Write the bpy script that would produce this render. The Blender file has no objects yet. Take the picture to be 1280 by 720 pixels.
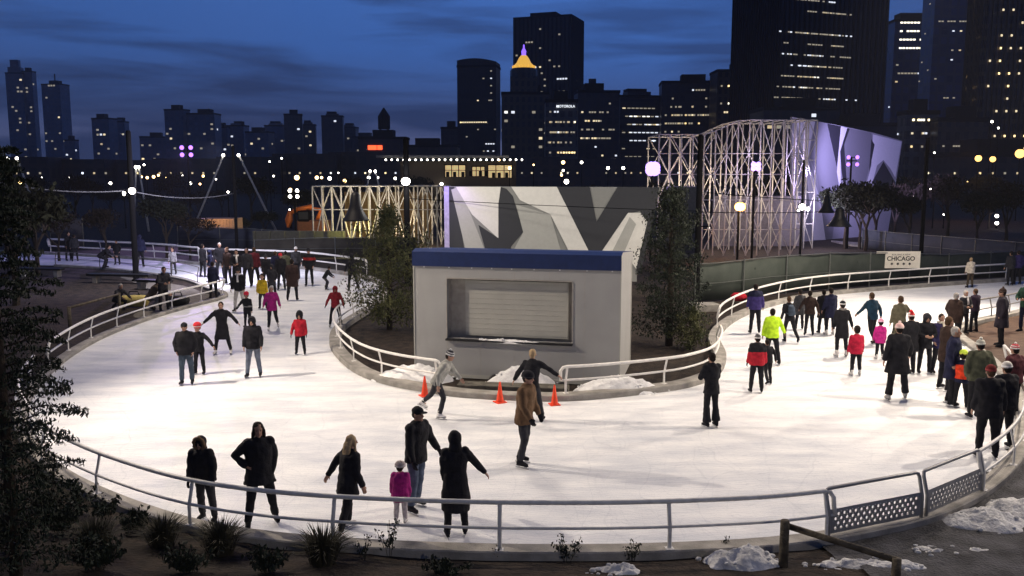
import bpy, bmesh, math, random
from mathutils import Vector, Matrix, noise, Euler
from mathutils.geometry import tessellate_polygon
R = math.radians
rng = random.Random(7)
S = bpy.context.scene
COL = S.collection
# ------------------------------------------------------------------ camera
CAMH, FOC = 6.0, 1108.0
PITCH = math.atan((360 - 215) / FOC)
cd = bpy.data.cameras.new('camera'); cam = bpy.data.objects.new('camera', cd); COL.objects.link(cam)
cam.location = (0, 0, CAMH); cam.rotation_euler = (math.pi / 2 - PITCH, 0, 0)
cd.sensor_width = 36; cd.lens = 36 * FOC / 1280; cd.clip_end = 9000; cd.clip_start = 0.1
S.camera = cam
S.view_settings.view_transform = 'Standard'; S.view_settings.look = 'None'
S.view_settings.exposure = 0.14; S.view_settings.gamma = 1

def ray(px, py):
    dx = (px - 640) / FOC; dy = -(py - 360) / FOC
    c, s = math.cos(PITCH), math.sin(PITCH)
    return Vector((dx, c + dy * s, -s + dy * c))
def G(px, py, z=0.0):
    r = ray(px, py); t = (z - CAMH) / r.z
    return Vector((r.x * t, r.y * t, z))
def P(px, py, Y):
    r = ray(px, py); t = Y / r.y
    return Vector((r.x * t, Y, CAMH + r.z * t))

# ------------------------------------------------------------------ materials
MATS = {}
def mat(name, col, rough=0.8, metal=0.0, var=0.12, scale=6.0, bump=0.0, bscale=40.0, emit=None, estr=0.0, spec=0.3, coat=0.0, c2=None, sheen=0.0):
    if name in MATS: return MATS[name]
    m = bpy.data.materials.new(name); m.use_nodes = True; MATS[name] = m
    nt = m.node_tree; N, L = nt.nodes, nt.links
    b = N['Principled BSDF']
    b.inputs['Roughness'].default_value = rough; b.inputs['Metallic'].default_value = metal
    b.inputs['Specular IOR Level'].default_value = spec
    b.inputs['Coat Weight'].default_value = coat
    if sheen: b.inputs['Sheen Weight'].default_value = sheen
    tc = N.new('ShaderNodeTexCoord')
    no = N.new('ShaderNodeTexNoise'); no.inputs['Scale'].default_value = scale; no.inputs['Detail'].default_value = 5
    L.new(tc.outputs['Object'], no.inputs['Vector'])
    rp = N.new('ShaderNodeValToRGB'); L.new(no.outputs['Fac'], rp.inputs['Fac'])
    c = Vector(col[:3]); lo = c * (1 - var); hi = c * (1 + var) if c2 is None else Vector(c2[:3])
    if c2 is not None: lo = c
    rp.color_ramp.elements[0].position = 0.36; rp.color_ramp.elements[1].position = 0.64
    rp.color_ramp.elements[0].color = (*lo, 1); rp.color_ramp.elements[1].color = (*[min(1, v) for v in hi], 1)
    L.new(rp.outputs['Color'], b.inputs['Base Color'])
    if bump:
        n2 = N.new('ShaderNodeTexNoise'); n2.inputs['Scale'].default_value = bscale; n2.inputs['Detail'].default_value = 6
        L.new(tc.outputs['Object'], n2.inputs['Vector'])
        bp = N.new('ShaderNodeBump'); bp.inputs['Strength'].default_value = bump; bp.inputs['Distance'].default_value = 0.05
        L.new(n2.outputs['Fac'], bp.inputs['Height']); L.new(bp.outputs['Normal'], b.inputs['Normal'])
    if emit:
        b.inputs['Emission Color'].default_value = (*emit, 1); b.inputs['Emission Strength'].default_value = estr
        m.cycles.emission_sampling = 'NONE'
    return m

def facade(name, wall, glass, bw, bh, mortar=0.35, rough=0.4):
    if name in MATS: return MATS[name]
    m = bpy.data.materials.new(name); m.use_nodes = True; MATS[name] = m
    nt = m.node_tree; N, L = nt.nodes, nt.links; b = N['Principled BSDF']
    tc = N.new('ShaderNodeTexCoord'); sp = N.new('ShaderNodeSeparateXYZ'); L.new(tc.outputs['Object'], sp.inputs[0])
    ad = N.new('ShaderNodeMath'); L.new(sp.outputs['X'], ad.inputs[0]); L.new(sp.outputs['Y'], ad.inputs[1])
    cb = N.new('ShaderNodeCombineXYZ'); L.new(ad.outputs[0], cb.inputs['X']); L.new(sp.outputs['Z'], cb.inputs['Y'])
    br = N.new('ShaderNodeTexBrick'); L.new(cb.outputs[0], br.inputs['Vector'])
    br.offset = 0; br.inputs['Scale'].default_value = 1; br.inputs['Brick Width'].default_value = bw; br.inputs['Row Height'].default_value = bh
    br.inputs['Mortar Size'].default_value = min(bw, bh) * mortar * 0.5; br.inputs['Mortar Smooth'].default_value = 0.1
    br.inputs['Color1'].default_value = (*glass, 1); br.inputs['Color2'].default_value = (*[g * 1.9 for g in glass], 1)
    br.inputs['Mortar'].default_value = (*wall, 1)
    no = N.new('ShaderNodeTexNoise'); no.inputs['Scale'].default_value = 0.05; L.new(tc.outputs['Object'], no.inputs['Vector'])
    mx = N.new('ShaderNodeMixRGB'); mx.blend_type = 'MULTIPLY'; mx.inputs['Fac'].default_value = 0.5
    L.new(br.outputs['Color'], mx.inputs['Color1']); L.new(no.outputs['Fac'], mx.inputs['Color2'])
    L.new(mx.outputs[0], b.inputs['Base Color']); b.inputs['Roughness'].default_value = rough
    return m

# ------------------------------------------------------------------ mesh builder
class MB:
    def __init__(s): s.v = []; s.f = []; s.m = []
    def add(s, vs, fs, mi=0):
        o = len(s.v); s.v += [Vector(q) for q in vs]
        s.f += [tuple(i + o for i in f) for f in fs]; s.m += [mi] * len(fs); return s
    def box(s, c, size, rz=0, mi=0, M=None):
        hx, hy, hz = size[0] / 2, size[1] / 2, size[2] / 2
        vs = [Vector((x, y, z)) for z in (-hz, hz) for x, y in ((-hx, -hy), (hx, -hy), (hx, hy), (-hx, hy))]
        rot = M if M is not None else Matrix.Rotation(rz, 3, 'Z')
        vs = [rot @ v + Vector(c) for v in vs]
        return s.add(vs, [(3, 2, 1, 0), (4, 5, 6, 7), (0, 1, 5, 4), (1, 2, 6, 5), (2, 3, 7, 6), (3, 0, 4, 7)], mi)
    def tube(s, pts, r, n=8, cap=True, mi=0, ell=None, side=None):
        pts = [Vector(p) for p in pts]; k = len(pts)
        rr = r if isinstance(r, (list, tuple)) else [r] * k
        vs = []; ref = None
        for i, p in enumerate(pts):
            t = (pts[min(i + 1, k - 1)] - pts[max(i - 1, 0)])
            if t.length < 1e-9: t = Vector((0, 0, 1))
            t.normalize()
            if side is not None: ref = Vector(side)
            elif ref is None: ref = Vector((1, 0, 0)) if abs(t.x) < 0.8 else Vector((0, 1, 0))
            a = (ref - t * ref.dot(t)).normalized(); b = t.cross(a); ref = a
            q = rr[i]; rx, ry = (q if isinstance(q, (tuple, list)) else (q, q))
            for j in range(n):
                w = 2 * math.pi * j / n
                vs.append(p + a * rx * math.cos(w) + b * ry * math.sin(w))
        fs = [(i * n + j, i * n + (j + 1) % n, (i + 1) * n + (j + 1) % n, (i + 1) * n + j) for i in range(k - 1) for j in range(n)]
        if cap: fs += [tuple(range(n))[::-1], tuple(range((k - 1) * n, k * n))]
        return s.add(vs, fs, mi)
    def ell(s, c, rad, n=12, k=8, mi=0, M=None):
        c = Vector(c); rad = Vector(rad) if not isinstance(rad, (int, float)) else Vector((rad,) * 3)
        vs = []; 
        for i in range(1, k):
            ph = math.pi * i / k
            for j in range(n):
                w = 2 * math.pi * j / n
                vs.append(Vector((math.sin(ph) * math.cos(w) * rad.x, math.sin(ph) * math.sin(w) * rad.y, math.cos(ph) * rad.z)))
        vs += [Vector((0, 0, rad.z)), Vector((0, 0, -rad.z))]
        if M is not None: vs = [M @ v for v in vs]
        vs = [v + c for v in vs]; T, B = len(vs) - 2, len(vs) - 1
        fs = [(i * n + j, (i + 1) * n + j, (i + 1) * n + (j + 1) % n, i * n + (j + 1) % n) for i in range(k - 2) for j in range(n)]
        fs += [(T, j, (j + 1) % n) for j in range(n)] + [(B, (k - 2) * n + (j + 1) % n, (k - 2) * n + j) for j in range(n)]
        return s.add(vs, fs, mi)
    def lathe(s, prof, c=(0, 0, 0), n=16, mi=0):
        c = Vector(c); k = len(prof)
        vs = [Vector((r * math.cos(2 * math.pi * j / n), r * math.sin(2 * math.pi * j / n), z)) + c for r, z in prof for j in range(n)]
        fs = [(i * n + j, i * n + (j + 1) % n, (i + 1) * n + (j + 1) % n, (i + 1) * n + j) for i in range(k - 1) for j in range(n)]
        fs += [tuple(range(n))[::-1], tuple(range((k - 1) * n, k * n))]
        return s.add(vs, fs, mi)
    def prism(s, poly, z0, z1, mi=0):
        n = len(poly); vs = [Vector((p[0], p[1], z0)) for p in poly] + [Vector((p[0], p[1], z1)) for p in poly]
        tr = tessellate_polygon([[Vector((p[0], p[1], 0)) for p in poly]])
        fs = [t[::-1] for t in tr] + [tuple(i + n for i in t) for t in tr] + [(i, (i + 1) % n, (i + 1) % n + n, i + n) for i in range(n)]
        return s.add(vs, fs, mi)
    def mesh(s, name, mats, smooth=False, bevel=0.0):
        me = bpy.data.meshes.new(name); me.from_pydata([tuple(v) for v in s.v], [], s.f)
        mats = mats if isinstance(mats, (list, tuple)) else [mats]
        for m in mats: me.materials.append(m)
        if len(mats) > 1: me.polygons.foreach_set('material_index', s.m)
        bm = bmesh.new(); bm.from_mesh(me)
        bmesh.ops.recalc_face_normals(bm, faces=bm.faces)
        if bevel:
            es = [e for e in bm.edges if e.is_manifold and e.calc_face_angle(0) > 0.6]
            if es: bmesh.ops.bevel(bm, geom=es, offset=bevel, segments=2, affect='EDGES', profile=0.6)
        bm.to_mesh(me); bm.free()
        if smooth:
            me.polygons.foreach_set('use_smooth', [True] * len(me.polygons))
        me.update(); return me
    def build(s, name, mats, parent=None, smooth=False, bevel=0.0, loc=None, auto=False):
        me = s.mesh(name, mats, smooth, bevel)
        if auto: me.set_sharp_from_angle(angle=R(40))
        return link(name, me, parent, loc)
def link(name, data, parent=None, loc=None, rot=None):
    o = bpy.data.objects.new(name, data); COL.objects.link(o)
    if parent is not None: o.parent = parent
    if loc is not None: o.location = loc
    if rot is not None: o.rotation_euler = rot
    return o
def tag(o, label=None, cat=None, group=None, kind=None):
    if label: o['label'] = label
    if cat: o['category'] = cat
    if group: o['group'] = group
    if kind: o['kind'] = kind
    return o
def thing(name, label, cat, loc=(0, 0, 0), rz=0, group=None, scale=1):
    o = bpy.data.objects.new(name, None); COL.objects.link(o); o.empty_display_size = 0.2
    o.location = loc; o.rotation_euler = (0, 0, rz); o.scale = (scale,) * 3
    return tag(o, label, cat, group)
def struct(o): o['kind'] = 'structure'; return o
def copy_tree(o, parent=None):
    c = o.copy(); COL.objects.link(c)
    if parent is not None: c.parent = parent
    for ch in list(o.children): copy_tree(ch, c)
    return c
def catmull(pts, sub=6, closed=False):
    pts = [Vector(p) for p in pts]; n = len(pts); out = []
    for i in range(n if closed else n - 1):
        g = (lambda k: pts[k % n]) if closed else (lambda k: pts[max(0, min(n - 1, k))])
        a, b, c, d = g(i - 1), g(i), g(i + 1), g(i + 2)
        for j in range(sub):
            t = j / sub
            out.append(0.5 * ((2 * b) + (c - a) * t + (2 * a - 5 * b + 4 * c - d) * t * t + (3 * b - a - 3 * c + d) * t ** 3))
    if not closed: out.append(pts[-1])
    return out
def resample(pts, step):
    d = [0]
    for a, b in zip(pts, pts[1:]): d.append(d[-1] + (b - a).length)
    n = max(1, round(d[-1] / step)); out = []; k = 0
    for i in range(n + 1):
        t = d[-1] * i / n
        while k < len(pts) - 2 and d[k + 1] < t: k += 1
        s = (t - d[k]) / max(1e-9, d[k + 1] - d[k]); out.append(pts[k].lerp(pts[k + 1], s))
    return out
def remesh(mb, voxel, it=2):
    me = mb.mesh('tmp', [])
    o = bpy.data.objects.new('tmp', me); COL.objects.link(o)
    m = o.modifiers.new('r', 'REMESH'); m.mode = 'VOXEL'; m.voxel_size = voxel; m.use_smooth_shade = True
    if it:
        q = o.modifiers.new('s', 'SMOOTH'); q.iterations = it; q.factor = 0.5
    dg = bpy.context.evaluated_depsgraph_get()
    out = bpy.data.meshes.new_from_object(o.evaluated_get(dg))
    bpy.data.objects.remove(o); bpy.data.meshes.remove(me)
    out.polygons.foreach_set('use_smooth', [True] * len(out.polygons))
    return out
def text_mesh(body, size, m, extrude=0.004, name='lettering', parent=None, M=None, bold=0.0):
    cu = bpy.data.curves.new('t', 'FONT'); cu.body = body; cu.size = size; cu.extrude = extrude; cu.offset = bold
    cu.align_x = 'CENTER'; cu.align_y = 'CENTER'
    o = bpy.data.objects.new('t', cu); COL.objects.link(o)
    dg = bpy.context.evaluated_depsgraph_get(); me = bpy.data.meshes.new_from_object(o.evaluated_get(dg))
    bpy.data.objects.remove(o); me.materials.clear(); me.materials.append(m); me.name = name
    r = link(name, me, parent)
    if M is not None: r.matrix_local = M
    return r
# ------------------------------------------------------------------ people
SKIN = mat('skin', (0.36, 0.21, 0.15), 0.6, var=0.06)
EYE = mat('eye_dark', (0.02, 0.015, 0.012), 0.3)
LIP = mat('lip', (0.30, 0.10, 0.09), 0.5)
STEEL = mat('blade_steel', (0.5, 0.5, 0.52), 0.25, metal=1.0)
_cm = {}
def cloth(col, kind='cloth'):
    key = (tuple(round(c, 3) for c in col), kind)
    if key not in _cm:
        _cm[key] = mat('%s_%d' % (kind, len(_cm)), col, 0.85 if kind == 'cloth' else 0.9, var=0.22, scale=9, bump=0.25, bscale=30 if kind == 'cloth' else 90, spec=0.2)
    return _cm[key]
BLACK = (0.012, 0.012, 0.016); CHAR = (0.03, 0.03, 0.036); NAVY = (0.014, 0.016, 0.045); JEAN = (0.045, 0.06, 0.10)
GREYJ = (0.11, 0.115, 0.13); BROWN = (0.10, 0.055, 0.028); OLIVE = (0.07, 0.072, 0.045); RED = (0.42, 0.015, 0.03)
MAG = (0.30, 0.012, 0.16); PURP = (0.05, 0.035, 0.16); CREAM = (0.55, 0.5, 0.42); YEL = (0.62, 0.42, 0.02); HIVIS = (0.55, 0.95, 0.03)
PINK = (0.7, 0.25, 0.4); MAROON = (0.10, 0.012, 0.02); TEAL = (0.012, 0.04, 0.07); LGREY = (0.36, 0.35, 0.34); WHITE = (0.75, 0.72, 0.7); DKBR = (0.035, 0.02, 0.016)
HAIRS = {'dark': (0.015, 0.010, 0.008), 'brown': (0.07, 0.04, 0.022), 'blond': (0.36, 0.26, 0.15), 'grey': (0.35, 0.33, 0.31)}
# pose: arms A (local -x), B (+x) as (abd1,pitch1,abd2,pitch2); legs the same; lean; head yaw
POSES = {
 'stand':  dict(A=(10, 2, 7, 14), B=(10, 4, 7, 16), a=(5, 3, 4, -2), b=(5, 1, 4, -3), lean=3),
 'easy':   dict(A=(14, -4, 6, 18), B=(12, 6, 8, 24), a=(7, 6, 5, -4), b=(6, -3, 5, -10), lean=4),
 'pocket': dict(A=(20, -14, -14, 22), B=(20, -14, -14, 22), a=(5, 3, 4, -2), b=(6, 0, 4, -4), lean=2),
 'phone':  dict(A=(16, 12, -34, 80), B=(16, 12, -34, 85), a=(5, 3, 4, -2), b=(6, 0, 4, -4), lean=4),
 'hips':   dict(A=(48, -10, -42, 20), B=(42, -12, -40, 24), a=(10, 6, 8, 0), b=(12, -6, 10, -8), lean=2),
 'rail':   dict(A=(12, 38, 0, 42), B=(14, 36, -8, 44), a=(6, -6, 4, -8), b=(7, 0, 5, -6), lean=20),
 'spread': dict(A=(48, 6, 42, 14), B=(48, 6, 42, 14), a=(12, 4, 9, 0), b=(12, 2, 9, -3), lean=3),
 'hold_b': dict(A=(12, 0, 8, 12), B=(38, 10, 32, 16), a=(7, 8, 5, -4), b=(7, -6, 6, -12), lean=4),
 'hold_a': dict(A=(38, 10, 32, 16), B=(12, 0, 8, 12), a=(7, -6, 6, -12), b=(7, 8, 5, -4), lean=4),
 'glide':  dict(A=(22, -22, 14, 6), B=(20, 26, 10, 44), a=(5, 14, 4, -10), b=(8, -16, 9, -44), lean=12),
 'glide2': dict(A=(24, 24, 10, 44), B=(22, -24, 14, 4), a=(8, -14, 9, -40), b=(5, 14, 4, -12), lean=12),
 'stride': dict(A=(26, -30, 18, 0), B=(24, 26, 8, 40), a=(4, 26, 4, -14), b=(16, -26, 18, -46), lean=34),
 'stepA':  dict(A=(14, 4, 8, 16), B=(16, -6, 10, 12), a=(14, 2, 14, -6), b=(3, 4, 2, 0), lean=5),
 'crouch': dict(A=(30, 30, 10, 55), B=(34, 34, 20, 50), a=(24, 62, 14, -18), b=(30, 50, 26, -24), lean=42),
 'sit':    dict(A=(14, 30, -10, 62), B=(14, 30, -10, 62), a=(8, 84, 4, 4), b=(10, 84, 6, 2), lean=10),
 'squat':  dict(A=(14, 50, -6, 70), B=(14, 50, -6, 60), a=(14, 84, 8, -50), b=(16, 80, 10, -48), lean=34),
 'slim':   dict(A=(9, 8, -6, 60), B=(9, 8, -10, 52), a=(2, 4, 1, -6), b=(2, -3, 1, -8), lean=0),
}
def seg(side, a, p):
    a, p = R(a), R(p)
    return Vector((side * math.sin(a), -math.sin(p) * math.cos(a), -math.cos(p) * math.cos(a))).normalized()
PEOPLE = []
def person(px, py, top, face, pose, label, j=BLACK, t=BLACK, coat=0.0, hat=None, hatc=BLACK, hair='dark', long=False, hood=None, fur=None,
           glove=None, skates=BLACK, child=False, bulk=1.0, scarf=None, pack=None, tweak=None, z=0.0, group=None, wide=1.0, flare=0.0, band=None, hyaw=0, skating=True, trim=None, shift=None, vest=None):
    bulk *= 1.10; base = G(px, py, z); dist = base.length
    Hm = P(px, top, base.y).z - z
    ps = dict(POSES[pose])
    if tweak: ps.update(tweak)
    jit = lambda q, k=4: tuple(v + rng.uniform(-k, k) for v in q)
    for k in 'AB': ps[k] = jit(ps[k])
    for k in 'ab': ps[k] = jit(ps[k], 2)
    hs = 1.28 if child else 1.0                     # head factor
    legf = 0.9 if child else 1.0
    near = dist < 17
    vox = 0.0075 if near else (0.011 if dist < 28 else 0.017)
    Jv = 0.014 if near else (0.019 if dist < 28 else 0.026)
    # legs
    hipw = 0.088
    L1, L2, AK = 0.43 * legf, 0.41 * legf, 0.075
    legs = []
    for sd, k in ((-1, 'a'), (1, 'b')):
        q = ps[k]; h = Vector((sd * hipw, 0, 0)); kn = h + seg(sd, q[0], q[1]) * L1; an = kn + seg(sd, q[2], q[3]) * L2
        legs.append((h, kn, an))
    low = min(l[2].z for l in legs)
    up0 = Vector((0, 0, -low + AK + (0.055 if skating else 0)))
    legs = [tuple(v + up0 for v in l) for l in legs]
    O = up0.copy()
    ln = R(ps['lean']); u = Vector((0, -math.sin(ln), math.cos(ln))); f = Vector((0, -math.cos(ln), -math.sin(ln))); sx = Vector((1, 0, 0))
    T = lambda tt, x=0, y=0: O + u * tt + sx * x + f * y
    sh = [T(0.475, sd * 0.175 * wide) for sd in (-1, 1)]
    arms = []
    for i, (sd, k) in enumerate(((-1, 'A'), (1, 'B'))):
        q = ps[k]; e = sh[i] + seg(sd, q[0], q[1]) * 0.28; d2 = seg(sd, q[2], q[3]); w = e + d2 * 0.25
        arms.append((sh[i], e, w, d2, sd))
    hd = (u * 0.45 + Vector((0, 0, 1)) * 0.55).normalized()
    nk = T(0.54); hc = nk + hd * (0.13 * hs + 0.02) + Vector((0, -0.02, 0))
    top_z = hc.z + 0.125 * hs + (0.02 if hat or hood else 0)
    sc = Hm / top_z
    if pose in ('stride', 'crouch', 'sit', 'squat') and not shift: pass
    sc = max(0.45, min(1.16, sc))
    vox /= max(sc, 0.6)
    root = thing('person', label, 'person', base, R(face), group, sc)
    PEOPLE.append(root)
    # ---- body, one surface
    b = MB()
    sd3 = (1, 0, 0)
    b.tube([T(-0.06), T(0.08), T(0.3), T(0.46), T(0.53)], [(0.15, 0.10), (0.125, 0.09), (0.15, 0.10), (0.15, 0.085), (0.07, 0.06)], 14, side=sd3)
    b.tube([T(0.50), nk + hd * 0.06, hc], [0.062, 0.054, 0.05], 10)
    yaw = Matrix.Rotation(R(hyaw), 3, 'Z')
    tilt = Matrix.Rotation(R(ps['lean'] * 0.5), 3, 'X')
    HM = yaw @ tilt
    hp = lambda x, y, zz: hc + HM @ (Vector((x, y, zz)) * hs)
    b.ell(hc + HM @ Vector((0, 0.012, 0.022)) * hs, Vector((0.076, 0.092, 0.098)) * hs, 14, 10, M=HM)
    b.ell(hp(0, -0.022, -0.045), Vector((0.056, 0.066, 0.072)) * hs, 12, 8, M=HM)
    b.ell(hp(0, -0.072, -0.092), Vector((0.024, 0.018, 0.018)) * hs, 8, 6, M=HM)
    b.tube([hp(0, -0.082, 0.012), hp(0, -0.108, -0.028), hp(0, -0.086, -0.040)], [0.009 * hs, 0.016 * hs, 0.010 * hs], 7)
    for q in (-1, 1):
        b.ell(hp(q * 0.078, 0.006, -0.012), Vector((0.014, 0.022, 0.033)) * hs, 8, 6, M=HM)
    for h, kn, an in legs:
        b.tube([h + Vector((0, 0, 0.03)), h.lerp(kn, 0.5), kn, kn.lerp(an, 0.35), an], [0.082, 0.07, 0.054, 0.053, 0.036], 10)
        b.ell(an + Vector((0, -0.025, -0.035)), (0.026, 0.06, 0.02), 10, 6)
    gl = 1.18 if glove else 1.0
    hc_list = []
    for s0, e, w, d2, sd in arms:
        b.ell(s0, 0.058, 10, 6)
        b.tube([s0, s0.lerp(e, 0.5), e, e.lerp(w, 0.4), w], [0.05, 0.044, 0.037, 0.036, 0.026], 10)
        nrm = Vector((-sd, 0, 0)); nrm = (nrm - d2 * nrm.dot(d2)).normalized(); ac = d2.cross(nrm).normalized()
        if ac.y > 0: ac = -ac           # thumb side forward
        pc = w + d2 * 0.05; hc_list.append(w + d2 * 0.085)
        b.tube([w - d2 * 0.01, w + d2 * 0.03, w + d2 * 0.088], [(0.027 * gl, 0.019 * gl), (0.040 * gl, 0.019 * gl), (0.039 * gl, 0.015 * gl)], 10, side=ac)
        for qi, (off, ln_) in enumerate(((0.030, 0.070), (0.010, 0.078), (-0.010, 0.073), (-0.029, 0.057))):
            r0 = w + d2 * 0.085 + ac * off * gl; cu = 0.35 + 0.08 * qi
            m1 = r0 + (d2 + nrm * cu * 0.6).normalized() * ln_ * 0.5
            m2 = m1 + (d2 + nrm * cu * 2.2).normalized() * ln_ * 0.5
            b.tube([r0 - d2 * 0.012, m1, m2], [0.0100 * gl, 0.0088 * gl, 0.0072 * gl], 7)
        t0 = w + d2 * 0.025 + ac * 0.026 * gl
        t1 = t0 + (ac * 0.75 + d2 * 0.75 + nrm * 0.3).normalized() * 0.038; t2 = t1 + (d2 + ac * 0.2 + nrm * 0.4).normalized() * 0.03
        b.tube([t0, t1, t2], [0.013 * gl, 0.0105 * gl, 0.008 * gl], 7)
    me = remesh(b, vox, 1)
    me.materials.append(SKIN); me.materials.append(cloth(glove, 'knit') if glove else SKIN); me.materials.append(EYE); me.materials.append(LIP)
    if glove:
        mi = []
        for p in me.polygons:
            c = p.center; mi.append(1 if any((c - q).length < 0.105 for q in hc_list) else 0)
        me.polygons.foreach_set('material_index', mi)
    # eyes and mouth set into the face
    bm = bmesh.new(); bm.from_mesh(me)
    ft = MB()
    for q in (-1, 1): ft.ell(hp(q * 0.030, -0.074, 0.008), Vector((0.013, 0.009, 0.007)) * hs, 8, 5, 2, HM); ft.ell(hp(q * 0.031, -0.078, 0.026), Vector((0.019, 0.006, 0.0035)) * hs, 8, 5, 2, HM)
    ft.ell(hp(0, -0.085, -0.058), Vector((0.024, 0.006, 0.005)) * hs, 8, 5, 3, HM)
    vs = [bm.verts.new(v) for v in ft.v]
    for fc, mi in zip(ft.f, ft.m):
        try: bf = bm.faces.new([vs[i] for i in fc]); bf.material_index = mi; bf.smooth = True
        except ValueError: pass
    bm.to_mesh(me); bm.free(); me.name = 'body'
    link('body', me, root)
    # ---- trousers
    tb = MB(); k = 1.0 + (bulk - 1) * 0.4
    tb.tube([T(-0.07), T(0.02), T(0.11)], [(0.165 * k, 0.118 * k), (0.17 * k, 0.12 * k), (0.145 * k, 0.105 * k)], 14, side=sd3)
    for h, kn, an in legs:
        tb.ell(h + Vector((0, 0, 0)), 0.098 * k, 10, 7)
        tb.tube([h, h.lerp(kn, 0.5), kn, kn.lerp(an, 0.5), an + Vector((0, 0, 0.015))], [0.096 * k, 0.084 * k, 0.067 * k, (0.062 + flare * 0.4) * k, (0.055 + flare) * k], 12)
    tm = remesh(tb, Jv, 3); wrinkle(tm, 0.010, 16); tm.name = 'trousers'; tm.materials.append(cloth(t)); link('trousers', tm, root)
    # ---- jacket / coat
    jb = MB(); w_ = bulk * wide
    hem = -0.10 - coat
    rings = [(-0.10, 0.180, 0.130), (0.02, 0.172, 0.128), (0.14, 0.158, 0.122), (0.33, 0.182, 0.134), (0.45, 0.182, 0.118), (0.52, 0.125, 0.092), (0.575, 0.072, 0.074)]
    jb.tube([T(a) for a, _, _ in rings], [(x * w_, y * bulk) for _, x, y in rings], 18, side=sd3)
    if coat > 0.02:
        fw = (legs[0][1] + legs[1][1]) / 2 - O; fw.normalize()
        dn = Vector((0, fw.y * 0.6, -1)).normalized()
        spread = abs(legs[0][1].x - legs[1][1].x) / 2
        jb.tube([T(0.10), T(-0.06), O + dn * (0.10 + coat * 0.5), O + dn * (0.10 + coat)],
                [(0.16 * w_, 0.122 * bulk), (0.18 * w_, 0.132 * bulk), ((0.185 + coat * 0.06) * w_, 0.145 * bulk), (max(0.19, spread * 0.9 + 0.07) * w_ + coat * 0.05, 0.155 * bulk)], 18, side=sd3)
    for s0, e, w, d2, sd in arms:
        jb.ell(s0 - sx * sd * 0.01, 0.074 * bulk, 12, 8)
        jb.tube([s0 - sx * sd * 0.03, s0.lerp(e, 0.4), e, e.lerp(w, 0.5), w + d2 * 0.01], [0.072 * bulk, 0.066 * bulk, 0.055 * bulk, 0.051 * bulk, 0.043 * bulk], 12)
    jb.tube([T(0.52), T(0.59, 0, 0.006)], [(0.085, 0.08), (0.076, 0.075)], 12)
    jm = remesh(jb, Jv, 3); wrinkle(jm, 0.013, 11); jm.name = 'jacket'
    jm.materials.append(cloth(j)); 
    if band:      # second colour on the jacket: (lo, hi, colour) along the spine
        jm.materials.append(cloth(band[2])); mi = []
        for p in jm.polygons:
            tt = (p.center - O).dot(u); mi.append(1 if band[0] < tt < band[1] else 0)
        jm.polygons.foreach_set('material_index', mi)
    nm = 'coat' if coat > 0.15 else 'jacket'
    jo = link(nm, jm, root); jm.name = nm
    if vest:
        vb = MB(); vb.tube([T(a) for a, _, _ in rings[1:5]], [(x * w_ * 1.07, y * bulk * 1.09) for _, x, y in rings[1:5]], 18, side=sd3)
        vm = remesh(vb, Jv, 1); vm.materials.append(cloth(vest)); link('vest', vm, root)
    # ---- skates or boots
    for i, (h, kn, an) in enumerate(legs):
        sk = MB(); sdv = (an - kn).normalized()
        fz = an.z - AK
        pitchf = 0
        if ps['ab'[i]][3] < -25: pitchf = R(30)
        FM = Matrix.Rotation(pitchf, 3, 'X') @ Matrix.Rotation(R(-8 if i == 0 else 8), 3, 'Z')
        fp = lambda x, y, zz: an + FM @ Vector((x, y, zz))
        sk.tube([fp(0, 0.075, -0.045), fp(0, 0.02, -0.035), fp(0, -0.06, -0.042), fp(0, -0.13, -0.05), fp(0, -0.165, -0.055)],
                [(0.036, 0.035), (0.045, 0.045), (0.046, 0.038), (0.045, 0.028), (0.028, 0.018)], 12, side=(1, 0, 0))
        sk.tube([fp(0, 0.01, -0.05), fp(0, 0.01, 0.02), an - sdv * 0.10 + Vector((0, 0.005, 0))], [(0.047, 0.058), (0.05, 0.058), (0.058, 0.062)], 12, side=(1, 0, 0))
        sm = remesh(sk, 0.014 if dist < 28 else 0.02, 1); sm.materials.append(cloth(skates, 'leather')); sko = link('skate' if skating else 'boot', sm, root); sm.name = sko.name
        bl = MB()
        if skating:
            bl.box(fp(0, -0.04, -0.078), (0.05, 0.24, 0.012), M=FM, mi=1)
            for yy in (-0.11, 0.04): bl.box(fp(0, yy, -0.097), (0.016, 0.05, 0.03), M=FM)
            bl.box(fp(0, -0.04, -0.120), (0.006, 0.29, 0.024), M=FM)
            bl.build('blade', [STEEL, cloth(BLACK, 'leather')], sko)
        else:
            bl.box(fp(0, -0.045, -0.078), (0.09, 0.25, 0.018), M=FM); bl.build('sole', cloth(BLACK, 'leather'), sko, bevel=0.004)
    # ---- hair
    hm = cloth(HAIRS[hair], 'hair'); hb = MB()
    hb.ell(hp(0, 0.024, 0.036), Vector((0.086, 0.094, 0.098)) * hs, 14, 9, M=HM)
    hb.ell(hp(0, 0.050, -0.01), Vector((0.078, 0.06, 0.085)) * hs, 12, 8, M=HM)
    if long:
        hb.tube([hp(0, 0.05, 0.04), hp(0, 0.092, -0.06), hp(0.0, 0.11, -0.19), hp(0, 0.115, -0.34), hp(0, 0.10, -0.42)], [(0.08, 0.05), (0.098, 0.055), (0.105, 0.045), (0.08, 0.032), (0.03, 0.015)], 12, side=sd3)
        for q in (-1, 1): hb.tube([hp(q * 0.06, 0.0, 0.05), hp(q * 0.088, -0.01, -0.06), hp(q * 0.10, -0.02, -0.2)], [0.03, 0.028, 0.014], 8)
    hmesh = remesh(hb, 0.012 if near else 0.018, 1); wrinkle(hmesh, 0.008, 40); hmesh.materials.append(hm); hmesh.name = 'hair'; link('hair', hmesh, root)
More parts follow.
